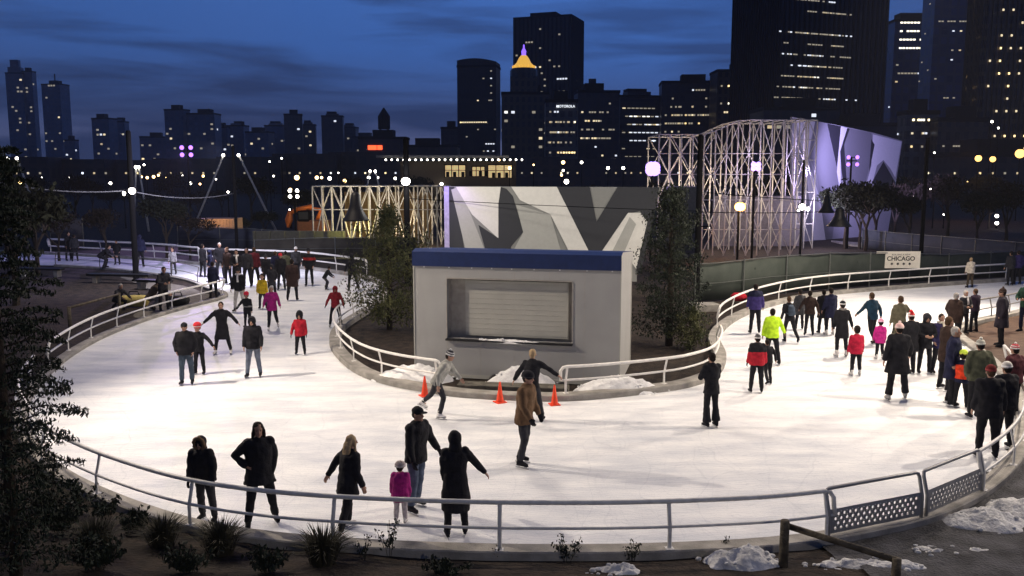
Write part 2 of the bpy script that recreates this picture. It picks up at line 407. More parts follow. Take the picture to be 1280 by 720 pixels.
    # ---- hats, hoods
    if hat:
        ht = MB()
        if hat in ('beanie', 'pom', 'stripe', 'santa'):
            ht.ell(hp(0, 0.014, 0.052), Vector((0.094, 0.104, 0.094)) * hs, 16, 10, M=HM)
            ht.tube([hp(0, 0.010, 0.026), hp(0, 0.010, 0.062)], [(0.097 * hs, 0.108 * hs)] * 2, 18, side=sd3, mi=1)
            if hat == 'pom': ht.ell(hp(0, 0.02, 0.160), 0.034 * hs, 10, 7, 1)
            if hat == 'stripe': ht.tube([hp(0, 0.010, 0.085), hp(0, 0.010, 0.105)], [(0.088 * hs, 0.098 * hs), (0.082 * hs, 0.09 * hs)], 18, side=sd3, mi=1); ht.ell(hp(0, 0.02, 0.160), 0.030 * hs, 10, 7, 1)
            if hat == 'santa':
                ht.tube([hp(0, 0.02, 0.10), hp(0.04, 0.05, 0.18), hp(0.10, 0.07, 0.13)], [0.07, 0.04, 0.02], 10); ht.ell(hp(0.115, 0.075, 0.11), 0.03, 10, 7, 1)
        elif hat == 'cap':
            ht.ell(hp(0, 0.014, 0.048), Vector((0.091, 0.104, 0.078)) * hs, 16, 10, M=HM)
            ht.ell(hp(0, -0.112, 0.046), Vector((0.068, 0.066, 0.010)) * hs, 14, 6, M=HM)
        elif hat == 'helmet':
            ht.ell(hp(0, 0.012, 0.05), Vector((0.102, 0.124, 0.092)) * hs, 18, 10, M=HM)
            ht.tube([hp(0, 0.012, 0.02), hp(0, 0.012, 0.038)], [(0.106 * hs, 0.126 * hs)] * 2, 18, side=sd3, mi=1)
        elif hat == 'furhat':
            ht.ell(hp(0, 0.012, 0.05), Vector((0.108, 0.120, 0.086)) * hs, 16, 10, M=HM)
            ht.tube([hp(0, 0.008, 0.012), hp(0, 0.008, 0.05)], [(0.122 * hs, 0.128 * hs)] * 2, 18, side=sd3, mi=1)
        c2 = trim if trim else tuple(min(1, c * 1.5 + 0.02) for c in hatc)
        ho = ht.build('hat' if hat != 'helmet' else 'helmet', [cloth(hatc, 'knit'), cloth(c2, 'knit')], root, smooth=True)
        if hat == 'furhat': wrinkle(ho.data, 0.02, 30)
    if hood:
        hh = MB()
        hh.ell(hp(0, 0.030, 0.014), Vector((0.112, 0.118, 0.140)) * hs, 18, 12, M=HM)
        hh.tube([hp(0, 0.05, -0.06), nk + Vector((0, 0.05, 0.0)), T(0.46, 0, -0.03)], [(0.10 * hs, 0.085 * hs), (0.11, 0.085), (0.13, 0.08)], 14, side=sd3)
        hdm = remesh(hh, 0.016, 2); wrinkle(hdm, 0.01, 14); hdm.materials.append(cloth(hood)); hdm.name = 'hood'; link('hood', hdm, root)
        fr = []
        for i in range(19):
            w = -2.5 + 5.0 * i / 18
            fr.append(hp((0.100 if fur else 0.088) * math.sin(w), -0.050 - 0.012 * math.cos(w), -0.005 + (0.130 if fur else 0.118) * math.cos(w)))
        fb = MB(); fb.tube(fr, (0.034 if fur else 0.014) * hs, 9)
        fo = fb.build('fur_trim' if fur else 'hood_edge', cloth(fur or hood, 'fur'), root, smooth=True)
        if fur: wrinkle(fo.data, 0.03, 45)
    if scarf:
        sf = MB(); pts = [nk + Vector((0.088 * math.cos(w), 0.088 * math.sin(w), 0.025 + 0.01 * math.sin(3 * w))) for w in [i * 2 * math.pi / 16 for i in range(17)]]
        sf.tube(pts, 0.034, 8); sf.tube([nk + Vector((0.02, -0.10, 0.02)), T(0.40, 0.03, 0.145 * bulk), T(0.27, 0.04, 0.15 * bulk)], [(0.035, 0.018), (0.04, 0.014), (0.042, 0.012)], 8, side=sd3)
        sf.build('scarf', cloth(scarf, 'knit'), root, smooth=True)
    if pack:
        pk = MB(); pk.tube([T(0.08, 0, -0.19), T(0.16, 0, -0.215), T(0.36, 0, -0.21), T(0.47, 0, -0.17)], [(0.12, 0.05), (0.14, 0.08), (0.13, 0.08), (0.09, 0.045)], 14, side=sd3)
        for q in (-1, 1): pk.tube([T(0.45, q * 0.08, -0.15), T(0.52, q * 0.10, 0), T(0.42, q * 0.11, 0.12), T(0.25, q * 0.14, 0.06), T(0.14, q * 0.13, -0.15)], 0.018, 6)
        pk.build('backpack', cloth(pack), root, smooth=True)
    return root
def wrinkle(me, amp, sc):
    off = Vector((rng.uniform(0, 99), rng.uniform(0, 99), 0))
    ns = [Vector(v.normal) for v in me.vertices]
    for v, n in zip(me.vertices, ns):
        q = v.co * sc; q.z *= 0.9
        v.co += n * (noise.noise(q + off) * amp + noise.noise(q * 0.4 + off) * amp * 0.8)
# --- the skaters: px, py of the feet, py of the crown
p = person
p(258, 653, 543, -8, 'rail', 'person in black parka with brown fur hood leaning forward on the front rail', j=BLACK, t=CHAR, hood=BLACK, fur=(0.16, 0.10, 0.06), bulk=1.25, glove=BLACK, tweak=dict(lean=8, A=(9, 14, 2, 20), B=(20, 18, 10, 34)))
p(327, 659, 527, 22, 'hips', 'person with hands on hips in black jacket and slim black trousers by the front rail', coat=0.1, hair='dark', long=True, hood=None, bulk=1.15, tweak=dict(B=(12, -8, -14, 16), lean=3))
p(436, 667, 545, 130, 'stepA', 'person with long blond hair and short black jacket, white skates, one arm held back', t=BLACK, hair='blond', long=True, skates=WHITE, coat=0.10, bulk=1.12, tweak=dict(A=(10, 0, 8, 20), B=(30, -34, 24, -22), a=(8, -16, 10, -26), b=(10, 16, 8, 2), lean=8))
p(501, 654, 576, 175, 'stand', 'small child in magenta jacket with pale furry hat and pale trousers beside a man', j=MAG, t=(0.4, 0.36, 0.38), hat='furhat', hatc=(0.35, 0.3, 0.3), child=True, glove=MAG, skates=WHITE, bulk=1.3, trim=(0.5, 0.45, 0.45), coat=0.12)
p(521, 638, 506, 55, 'hold_b', 'man in black jacket, flat cap and blue jeans skating behind the magenta child', t=(0.07, 0.09, 0.14), hat='cap', bulk=1.15, glove=BLACK, tweak=dict(A=(16, 10, 8, 22), B=(26, 4, 26, 24)))
p(570, 669, 539, 188, 'easy', 'person in long black hooded coat and leggings seen from behind at the front rail', coat=0.42, hood=BLACK, bulk=1.05, glove=None, tweak=dict(A=(34, 6, 36, 12), B=(5, 4, -4, 22)))
p(655, 582, 462, 62, 'slim', 'skater in brown jacket and dark helmet gliding in the middle of the ice', j=(0.13, 0.075, 0.04), t=CHAR, hat='helmet', bulk=1.1, glove=BLACK, coat=0.05, tweak=dict(A=(12, 12, 4, 36), B=(10, 6, 4, 30), a=(4, 10, 3, -8), b=(4, -4, 4, -16), lean=6))
p(664, 527, 438, 168, 'spread', 'person in black jacket with arms held out before the kiosk, behind the brown jacket skater', t=CHAR, hair='blond', tweak=dict(lean=14, A=(62, 8, 56, 12), B=(34, 4, 30, 10)))
p(547, 522, 437, 80, 'stride', 'bent skater in light grey hooded top and white striped cap speeding past the kiosk', j=(0.30, 0.30, 0.28), t=CHAR, hat='stripe', hatc=CHAR, trim=(0.5, 0.5, 0.5), skates=WHITE, tweak=dict(lean=30))
p(888, 534, 441, 200, 'phone', 'slim person all in black with flared trousers holding a white cup near the kerb corner', flare=0.05, hair='dark', coat=0.05, tweak=dict(A=(12, 10, -20, 70), lean=2, a=(3, 2, 3, -4), b=(2, 0, 2, -6)))
p(234, 481, 402, 6, 'pocket', 'man in black jacket, black cap and blue jeans standing at the left of the ice', t=(0.05, 0.07, 0.10), hat='cap', bulk=1.2, skates=BLACK)
p(250, 468, 402, -4, 'stand', 'child in black with red helmet close behind the man in the black cap', hat='helmet', hatc=(0.5, 0.03, 0.04), trim=WHITE, child=True, tweak=dict(B=(48, 8, 44, 16)))
p(279, 443, 377, 2, 'spread', 'person in knee length black coat with both arms out and white skates', coat=0.34, skates=WHITE, t=BLACK, hair='dark')
p(318, 472, 395, 4, 'easy', 'man in black hooded jacket and faded grey blue jeans skating toward the front', t=(0.12, 0.14, 0.19), hood=BLACK, bulk=1.1)
p(310, 410, 364, -6, 'hold_a', 'child in black jacket with grey band and bright red hat', hat='beanie', hatc=(0.55, 0.02, 0.05), band=(0.15, 0.22, (0.2, 0.2, 0.2)), child=True)
p(341, 413, 357, 14, 'glide', 'skater in magenta jacket, black leggings and white skates on the left branch', j=MAG, skates=WHITE, hair='grey', coat=0.06, tweak=dict(lean=6))
p(376, 444, 388, 6, 'hold_a', 'child in red jacket with black sleeves, hood and trousers alone on the ice', j=RED, hood=BLACK, child=True, hair='dark', glove=BLACK, bulk=1.1, tweak=dict(A=(22, 6, 14, 14)))
p(420, 409, 357, 12, 'spread', 'person in red hooded jacket and black trousers beside the curved kiosk railing', j=(0.26, 0.02, 0.03), hood=(0.26, 0.02, 0.03), glove=BLACK, tweak=dict(A=(28, 4, 24, 12), B=(22, 4, 14, 12)), skates=(0.3, 0.3, 0.3))
p(329, 386, 342, 2, 'easy', 'child in bright yellow jacket among dark clothed skaters', j=YEL, child=True, t=CHAR, bulk=1.1)
p(366, 376, 324, 182, 'easy', 'person in dark brown coat seen from behind left of the tree', j=(0.04, 0.022, 0.02), coat=0.25, bulk=1.15)
p(387, 358, 310, 0, 'pocket', 'person in black with a red print across the chest at the back rail', band=(0.28, 0.40, (0.3, 0.02, 0.02)), hat='beanie')
p(352, 363, 316, 10, 'stand', 'person in black with red knitted hat in the back crowd', hat='beanie', hatc=(0.45, 0.02, 0.03))
p(341, 372, 330, -10, 'pocket', 'person in charcoal hooded coat just behind the yellow jacket child', j=CHAR, hood=CHAR, coat=0.2)
p(345, 357, 314, 170, 'stand', 'person in navy jacket with brown hair near the back railing post', j=NAVY, hair='brown')
p(406, 362, 333, 96, 'crouch', 'skater crouching low with legs apart near the back rail', t=CHAR, tweak=dict(lean=30, a=(18, 40, 12, -20), b=(34, 20, 36, -20)))
p(441, 364, 317, 196, 'glide2', 'tall person in black hoodie skating away beside the tree', hood=BLACK)
p(371, 349, 308, 4, 'stand', 'person with pale hat standing beyond the red print skater', hat='beanie', hatc=(0.5, 0.5, 0.5), j=CHAR)
p(254, 347, 305, 150, 'stand', 'person in black jacket at the left end of the back crowd', j=BLACK)
p(264, 353, 312, -60, 'stand', 'person in navy hooded jacket turned left in the back crowd', j=NAVY, hood=NAVY)
p(276, 349, 301, 20, 'pocket', 'tall person with grey hair in black beside the thin lamp pole', hair='grey')
p(286, 356, 309, -30, 'stand', 'person in dark brown jacket in the thick of the back crowd', j=DKBR, hair='brown')
p(267, 375, 327, 170, 'stand', 'person in navy coat standing at the end of the left railing', j=NAVY, coat=0.1, skating=True)
p(297, 362, 310, 10, 'phone', 'person in black with white scarf in the back crowd', scarf=WHITE)
p(310, 359, 303, 0, 'stand', 'tall person in charcoal jacket with dark hair behind the open jacket skater', j=CHAR)
p(319, 358, 301, 186, 'stand', 'tall person in dark maroon jacket in the back crowd', j=MAROON, hair='brown')
p(300, 390, 334, -8, 'easy', 'person in open black jacket over white shirt with pale trousers', t=(0.42, 0.40, 0.38), scarf=WHITE, hat='beanie')
p(333, 361, 318, 40, 'stand', 'shorter person in black bobble hat beside the white rail gap', hat='pom', hatc=CHAR)
p(358, 352, 314, 200, 'pocket', 'person in olive jacket behind the red hat skater', j=OLIVE)
p(86, 326, 290, 60, 'stand', 'person in black leaning on the far left rail', j=BLACK, tweak=dict(lean=10))
p(94, 327, 293, 200, 'stand', 'person in charcoal beside the one leaning at the far left rail', j=CHAR)
p(147, 331, 300, 0, 'pocket', 'person in black coat just left of the tall dark pole', coat=0.2)
p(126, 336, 306, 100, 'crouch', 'person bending low on the far left ice', j=BLACK, tweak=dict(lean=50))
p(176, 334, 292, 185, 'stand', 'person in dark navy parka just right of the tall dark pole', j=NAVY, hood=NAVY, bulk=1.2)
p(217, 343, 309, 0, 'stand', 'child in pale grey jacket at the far rail', j=(0.28, 0.27, 0.3), child=True, t=CHAR)
p(14, 330, 296, 90, 'stand', 'person in black at the far left edge of the picture', j=BLACK)
p(34, 333, 300, 20, 'pocket', 'person with brown hair in black coat at the far left bench', hair='brown', coat=0.2)
p(205, 387, 333, 40, 'phone', 'person in dark jacket standing over bags on the gravel by the left railing', j=CHAR, skating=False, tweak=dict(lean=18), z=0.02)
p(187, 386, 348, 110, 'squat', 'person in brown grey coat crouching beside the yellow bag', j=(0.06, 0.045, 0.035), t=GREYJ, skating=False, z=0.02)
p(146, 386, 354, 60, 'squat', 'person with grey hair crouching in front of the wooden rail', j=CHAR, hair='grey', skating=False, z=0.02)
p(943, 417, 355, 176, 'easy', 'man in purple and navy jacket at the railing bend right of the kiosk', j=PURP, band=(0.36, 0.6, NAVY), bulk=1.15)
p(964, 456, 386, 184, 'hold_a', 'skater in fluorescent yellow jacket and black trousers', j=HIVIS, hair='dark', tweak=dict(A=(34, 10, 30, 16)), bulk=1.1)
p(945, 491, 418, 178, 'stand', 'child in red and black jacket with striped bobble hat', j=RED, band=(0.30, 0.62, BLACK), hat='stripe', hatc=CHAR, trim=WHITE, bulk=1.2, glove=BLACK)
p(959, 481, 425, 190, 'glide', 'person in black just behind the child in red and black', hair='dark')
p(986, 428, 371, 186, 'glide2', 'person in black with grey dark backpack gliding away', pack=(0.05, 0.07, 0.1), hair='brown')
p(999, 412, 362, 178, 'stand', 'tall person in charcoal grey coat at the right back rail', j=(0.06, 0.06, 0.065), coat=0.2)
p(1011, 420, 364, 170, 'glide', 'person in dark brown jacket striding on the right branch', j=DKBR)
p(1028, 417, 362, 182, 'pocket', 'broad person in black coat, left of a close pair', coat=0.22, bulk=1.15)
p(1037, 419, 360, 188, 'stand', 'person in navy black coat, right of a close pair', j=NAVY, coat=0.2, skates=WHITE)
p(1051, 446, 376, 182, 'easy', 'person in black coat with grey hood down and white topped bobble hat', coat=0.25, hat='pom', trim=WHITE, scarf=(0.2, 0.19, 0.18), skates=WHITE, tweak=dict(A=(24, 6, 20, 12)))
p(1069, 470, 407, 180, 'stand', 'small child in plain red jacket and black trousers on open ice', j=(0.5, 0.015, 0.05), child=True, hair='dark', skates=WHITE, bulk=1.1)
p(1089, 431, 366, 200, 'glide', 'person in dark teal jacket with brown hair leaning left', j=TEAL, hair='brown', tweak=dict(lean=8))
p(1099, 449, 398, 178, 'stand', 'child in hot pink jacket with pale pink hat', j=(0.5, 0.02, 0.22), hat='beanie', hatc=(0.8, 0.35, 0.5), child=True, skates=WHITE, coat=0.06, bulk=1.1)
p(1123, 440, 370, 186, 'spread', 'person in olive brown flared coat with one arm out', j=(0.12, 0.11, 0.07), coat=0.32, hair='brown', tweak=dict(A=(40, 6, 34, 12), B=(14, 4, 8, 12)))
p(1136, 468, 390, 190, 'stand', 'man in black coat with red and white holiday hat', coat=0.2, hat='santa', hatc=(0.6, 0.02, 0.03), trim=WHITE, bulk=1.12)
p(1120, 500, 402, 172, 'glide2', 'person in black coat and wide black trousers with pale pink bobble hat', coat=0.22, hat='pom', hatc=(0.75, 0.5, 0.48), trim=(0.8, 0.65, 0.62), bulk=1.2, flare=0.02, tweak=dict(a=(12, 12, 8, 4), b=(8, -8, 6, -10), lean=4), skates=(0.3, 0.3, 0.3))
p(1154, 467, 391, -4, 'phone', 'person in black hooded coat looking down at a phone', hood=CHAR, coat=0.1, hair='brown')
p(1172, 467, 392, 4, 'pocket', 'person in purple navy coat with pale scarf', j=(0.03, 0.025, 0.08), scarf=CREAM, coat=0.1)
p(1187, 506, 395, 60, 'pocket', 'person in navy coat with grey hair in the middle of the right crowd', j=NAVY, hair='grey', coat=0.25, bulk=1.1)
p(1179, 488, 396, 100, 'stand', 'person in dark brown jacket left of the grey haired person in navy', j=DKBR, hair='brown', coat=0.15)
p(1200, 510, 437, 150, 'stand', 'child in orange vest and fluorescent yellow hat in the right crowd', j=NAVY, vest=(0.8, 0.06, 0.02), hat='beanie', hatc=(0.6, 0.8, 0.08), child=True)
p(1220, 523, 424, 175, 'pocket', 'broad man in olive jacket with pale grey hat seen from behind', j=(0.065, 0.07, 0.045), hat='pom', hatc=(0.4, 0.4, 0.36), bulk=1.3)
p(1232, 573, 456, 172, 'stand', 'person in black with dark red hat nearest the right hand railing', hat='beanie', hatc=(0.16, 0.02, 0.02), bulk=1.25, hair='brown', coat=0.05)
p(1253, 562, 452, 190, 'stand', 'person in black jacket with white hat beside the dark red hat person', hat='beanie', hatc=(0.6, 0.58, 0.55), bulk=1.2)
p(1264, 520, 430, 200, 'pocket', 'person in maroon coat with red and white patterned hat outside the right railing', j=(0.07, 0.02, 0.025), hat='stripe', hatc=(0.4, 0.04, 0.06), trim=WHITE, skating=False, bulk=1.15)
p(1191, 428, 366, 120, 'pocket', 'broad person with grey hair in dark brown coat at the right corner', j=DKBR, hair='grey', bulk=1.25, coat=0.1, skating=False)
p(1203, 418, 363, 10, 'phone', 'person with white scarf behind the broad grey haired person', scarf=WHITE, j=CHAR, hair='grey')
p(1217, 414, 361, 200, 'stand', 'slim person in dark purple jacket by the small railing', j=(0.03, 0.018, 0.035), hair='brown', skating=False)
p(1250, 432, 357, -120, 'pocket', 'tall person in dark coat with bobble hat standing on the brown paving', j=(0.025, 0.02, 0.03), hat='pom', hatc=DKBR, coat=0.25, bulk=1.2, skating=False)
p(1280, 414, 350, -60, 'phone', 'person in dark green jacket cut by the right edge of the picture', j=(0.012, 0.04, 0.025), t=NAVY, hair='brown', skating=False)
p(1212, 360, 322, 186, 'stand', 'person in cream jacket and brown trousers at the end of the right back rail', j=CREAM, t=(0.06, 0.045, 0.03), hair='blond', bulk=1.1)
p(1262, 357, 314, 190, 'stand', 'person in grey black jacket by the far right banner', j=CHAR)
p(1271, 356, 313, 184, 'pocket', 'person in purple jacket at the far right edge', j=(0.04, 0.03, 0.13), bulk=1.1)
# ------------------------------------------------------------------ ground, ice, kerbs
NEAR = [(262, 360), (285, 371), (230, 387), (185, 401), (130, 423), (85, 450), (52, 482), (36, 512), (42, 543), (72, 573), (120, 602), (190, 630), (260, 650), (350, 664),
        (450, 672), (560, 677), (650, 679), (760, 679), (860, 676), (950, 671), (1020, 663), (1080, 652), (1140, 638), (1190, 621), (1228, 600),
        (1256, 572), (1268, 542), (1268, 508), (1255, 480), (1235, 455), (1212, 436), (1192, 420), (1192, 411), (1215, 402), (1250, 395), (1300, 384), (1370, 372)]
NEAR = [(x, y + (9 if 60 < x < 1150 and y > 560 else (6 if x < 1200 and y > 560 else (3 if y > 490 and x > 1200 else 0)))) for x, y in NEAR]
FAR = [(1370, 347), (1310, 349), (1262, 352), (1160, 359), (1060, 367), (1000, 375), (950, 388), (915, 405), (900, 425), (908, 448), (898, 470), (868, 483), (830, 490), (760, 498),
       (700, 502), (640, 501), (575, 497), (540, 492), (490, 483), (450, 470), (425, 452), (412, 432), (418, 412), (448, 392), (472, 378), (476, 362), (462, 351), (430, 344),
       (380, 337), (320, 334), (245, 331), (200, 326), (115, 321), (60, 318), (-20, 315)]
INNER = [(-20, 330), (72, 332), (123, 335), (180, 341), (235, 350)]
def pxpath(pts, z=0.0, sub=6): return catmull([G(x, y, z) for x, y in pts], sub)
nearp = pxpath(INNER[1:] + NEAR)
farp = pxpath(FAR)
poly = [G(-20, 330)] + nearp + farp
POLY2 = [(v.x, v.y) for v in poly]
def inside(x, y):
    c = False; n = len(POLY2); j = n - 1
    for i in range(n):
        xi, yi = POLY2[i]; xj, yj = POLY2[j]
        if (yi > y) != (yj > y) and x < (xj - xi) * (y - yi) / (yj - yi) + xi: c = not c
        j = i
    return c
near_r = resample([v for v in nearp if v.y < 40], 0.5)
def bank(x, y):
    if y > 30 or y < -12 or abs(x) > 30: 
        return 0.0
    if inside(x, y): return 0.0
    ok = (x < -3 and y < 25 and x < -9.5) or y < 15.2
    if not ok: return 0.0
    d = min((q.x - x) ** 2 + (q.y - y) ** 2 for q in near_r) ** 0.5
    k = 0.16 if x < 3 else 0.16 * max(0, 1 - (x - 3) / 4)
    if x < -5: k += 0.10 * min(1, (-x - 5) / 5)
    return (0.085 * min(1, max(0, d - .40) / .2)) * min(1, max(0, (6.5 - x) / 2)) + k * max(0, min(9, d - 0.75)) + (0.05 * noise.noise(Vector((x * 0.9, y * 0.9, 0))) if d > 0.9 else 0)
def axis():
    a = [i * 0.4 for i in range(-50, 51)]; s = 0.6; v = 20
    while v < 1300: v += s; a.append(v); s *= 1.22
    neg = []; s = 0.6; v = -20
    while v > -1300: v -= s; neg.append(v); s *= 1.22
    return sorted(neg) + a
AX = axis(); nA = len(AX); gb = MB()
gz = {}
def GZ(x, y): return bank(x, y) - 0.03
vs = [Vector((x, y + 8, GZ(x, y + 8))) for y in AX for x in AX]
fs = [(i * nA + j, i * nA + j + 1, (i + 1) * nA + j + 1, (i + 1) * nA + j) for i in range(nA - 1) for j in range(nA - 1)]
gb.add(vs, fs)
SOIL = mat('soil_mulch', (0.010, 0.007, 0.005), 0.95, c2=(0.034, 0.023, 0.016), scale=3.0, bump=0.9, bscale=14)
struct(gb.build('ground', SOIL, smooth=True))
# ice
im = bpy.data.materials.new('ice'); im.use_nodes = True; nt = im.node_tree; N, L = nt.nodes, nt.links; b = N['Principled BSDF']
tc = N.new('ShaderNodeTexCoord'); mp = N.new('ShaderNodeMapping'); mp.inputs['Scale'].default_value = (0.5, 1.6, 1); L.new(tc.outputs['Object'], mp.inputs['Vector'])
n1 = N.new('ShaderNodeTexNoise'); n1.inputs['Scale'].default_value = 1.1; n1.inputs['Detail'].default_value = 8; n1.inputs['Roughness'].default_value = 0.62; L.new(mp.outputs[0], n1.inputs['Vector'])
r1 = N.new('ShaderNodeValToRGB'); L.new(n1.outputs['Fac'], r1.inputs['Fac']); r1.color_ramp.elements[0].position = 0.32; r1.color_ramp.elements[1].position = 0.62
r1.color_ramp.elements[0].color = (0.60, 0.62, 0.66, 1); r1.color_ramp.elements[1].color = (0.84, 0.84, 0.84, 1)
# skate cuts: thin warped rings of voronoi edges
nw = N.new('ShaderNodeTexNoise'); nw.inputs['Scale'].default_value = 0.35; L.new(tc.outputs['Object'], nw.inputs['Vector'])
mx = N.new('ShaderNodeMixRGB'); mx.blend_type = 'ADD'; mx.inputs['Fac'].default_value = 1.0; L.new(tc.outputs['Object'], mx.inputs['Color1']); L.new(nw.outputs['Color'], mx.inputs['Color2'])
wv = N.new('ShaderNodeTexWave'); wv.wave_type = 'RINGS'; wv.inputs['Scale'].default_value = 3.0; wv.inputs['Distortion'].default_value = 14; wv.inputs['Detail'].default_value = 4; wv.inputs['Detail Scale'].default_value = 0.6; L.new(tc.outputs['Object'], wv.inputs['Vector'])
r2 = N.new('ShaderNodeValToRGB'); L.new(wv.outputs['Fac'], r2.inputs['Fac']); r2.color_ramp.elements[0].position = 0.0; r2.color_ramp.elements[0].color = (0.72, 0.74, 0.78, 1); r2.color_ramp.elements[1].position = 0.10; r2.color_ramp.elements[1].color = (1, 1, 1, 1)
mm = N.new('ShaderNodeMixRGB'); mm.blend_type = 'MULTIPLY'; mm.inputs['Fac'].default_value = 0.6; L.new(r1.outputs['Color'], mm.inputs['Color1']); L.new(r2.outputs['Color'], mm.inputs['Color2'])
last = mm
for sc_v, wd_, op in ((0.9, .010, .35), (2.3, .018, .25), (5.5, .03, .15)):
    mpv = N.new('ShaderNodeMapping'); mpv.inputs['Rotation'].default_value = (0, 0, sc_v); mpv.inputs['Scale'].default_value = (1, .35, 1); L.new(mx.outputs[0], mpv.inputs['Vector'])
    v_ = N.new('ShaderNodeTexVoronoi'); v_.feature = 'DISTANCE_TO_EDGE'; v_.inputs['Scale'].default_value = sc_v; L.new(mpv.outputs[0], v_.inputs['Vector'])
    rv = N.new('ShaderNodeValToRGB'); L.new(v_.outputs['Distance'], rv.inputs['Fac']); rv.color_ramp.elements[0].color = (.62, .65, .70, 1); rv.color_ramp.elements[1].position = wd_; rv.color_ramp.elements[1].color = (1, 1, 1, 1)
    m4 = N.new('ShaderNodeMixRGB'); m4.blend_type = 'MULTIPLY'; m4.inputs['Fac'].default_value = op * .8; L.new(last.outputs[0], m4.inputs['Color1']); L.new(rv.outputs['Color'], m4.inputs['Color2']); last = m4
L.new(last.outputs[0], b.inputs['Base Color']); b.inputs['Specular IOR Level'].default_value = 0.35
r3 = N.new('ShaderNodeMapRange'); L.new(n1.outputs['Fac'], r3.inputs['Value']); r3.inputs['To Min'].default_value = 0.35; r3.inputs['To Max'].default_value = 0.75; L.new(r3.outputs[0], b.inputs['Roughness'])
bp = N.new('ShaderNodeBump'); bp.inputs['Strength'].default_value = 0.25; bp.inputs['Distance'].default_value = 0.02; n4 = N.new('ShaderNodeTexNoise'); n4.inputs['Scale'].default_value = 18; L.new(tc.outputs['Object'], n4.inputs['Vector']); L.new(n4.outputs['Fac'], bp.inputs['Height']); L.new(bp.outputs[0], b.inputs['Normal'])
ib = MB(); tr = tessellate_polygon([[Vector((v.x, v.y, 0)) for v in poly]])
ib.add([Vector((v.x, v.y, 0.0)) for v in poly], [t for t in tr]); struct(ib.build('ice_rink_surface', im))
# kerbs: a swept concrete strip just outside the ice
CONC = mat('kerb_concrete', (0.22, 0.21, 0.19), 0.85, c2=(0.36, 0.34, 0.31), scale=2.5, bump=0.3, bscale=30)
def offs(path, d):
    out = []
    for i, q in enumerate(path):
        t = (path[min(i + 1, len(path) - 1)] - path[max(i - 1, 0)]); t.z = 0; t.normalize()
        out.append(Vector((q.x + t.y * d, q.y - t.x * d, q.z)))
    return out
def kerb(path, d, w, h, name='kerb'):
    path = resample(path, 0.5); a = path; c = offs(path, d * w); mb = MB(); n = len(a); vs = []
    ch = 0.02
    for i in range(n):
        dr = (c[i] - a[i]).normalized()
        for q, zz in ((a[i], -0.05), (a[i], h - ch), (a[i] + dr * ch, h), (c[i] - dr * ch, h), (c[i], h - ch), (c[i], -0.15)): vs.append(Vector((q.x, q.y, zz)))
    k = 6; fs = [(i * k + j, i * k + j + 1, (i + 1) * k + j + 1, (i + 1) * k + j) for i in range(n - 1) for j in range(k - 1)]
    fs += [tuple(range(k)), tuple(range((n - 1) * k, n * k))]
    mb.add(vs, fs); return struct(mb.build(name, CONC))
# side of the outside: test with the polygon
def outside_sign(path):
    m = len(path) // 2; q = offs(path, 0.3)[m]; return -1 if inside(q.x, q.y) else 1
i0 = min(range(len(nearp)), key=lambda i: (nearp[i] - G(262, 360)).length)
outer_e = nearp[i0:]
sN = outside_sign(outer_e); kerb(outer_e, sN, 0.34, 0.12)
sI = outside_sign(nearp[:i0 + 1]); kerb(nearp[:i0 + 1], sI, 0.3, 0.10)
sF = outside_sign(farp); kerb(farp, sF, 0.42, 0.16)
# plaza gravel path on the left land, brown paving right, asphalt front right
def sheet(name, px, z, m):
    mb = MB(); pts = catmull([G(x, y, z) for x, y in px], 4, True); t = tessellate_polygon([[Vector((v.x, v.y, 0)) for v in pts]]); mb.add(pts, t); return struct(mb.build(name, m))
PATHM = mat('gravel_path', (0.10, 0.09, 0.078), 0.95, c2=(0.16, 0.145, 0.125), scale=4, bump=0.5, bscale=60)
sheet('path', [(150, 346), (185, 350), (228, 357), (250, 364), (262, 371), (225, 384), (180, 397), (168, 392), (205, 375), (180, 358)], -0.022, PATHM)
PAVE = mat('brown_paving', (0.05, 0.028, 0.018), 0.8, c2=(0.085, 0.05, 0.032), scale=3, bump=0.4, bscale=30)
sheet('paving', [(1202, 424), (1232, 404), (1290, 392), (1400, 380), (1400, 470), (1290, 520), (1284, 490), (1262, 462), (1228, 436)], -0.02, PAVE)
ASPH = mat('asphalt', (0.018, 0.018, 0.022), 0.8, c2=(0.07, 0.07, 0.08), scale=2.2, bump=1.0, bscale=22)
def terr_sheet(name, x0, x1, y0, y1, dz, m, test):
    mb = MB(); st = 0.25; nx = int((x1 - x0) / st) + 1; ny = int((y1 - y0) / st) + 1
    vs = [Vector((x0 + i * st, y0 + j * st, bank(x0 + i * st, y0 + j * st) - 0.03 + dz)) for j in range(ny) for i in range(nx)]
    fs = [(j * nx + i, j * nx + i + 1, (j + 1) * nx + i + 1, (j + 1) * nx + i) for j in range(ny - 1) for i in range(nx - 1) if test(x0 + (i + .5) * st, y0 + (j + .5) * st)]
    mb.add(vs, fs); return struct(mb.build(name, m, smooth=True))
terr_sheet('pavement', 4.5, 20, 8, 20, 0.035, ASPH, lambda x, y: not inside(x, y) and y < 19 and x > 4.9 + 0.25 * (14 - y) + 0.25 * noise.noise(Vector((x, y, 0))))

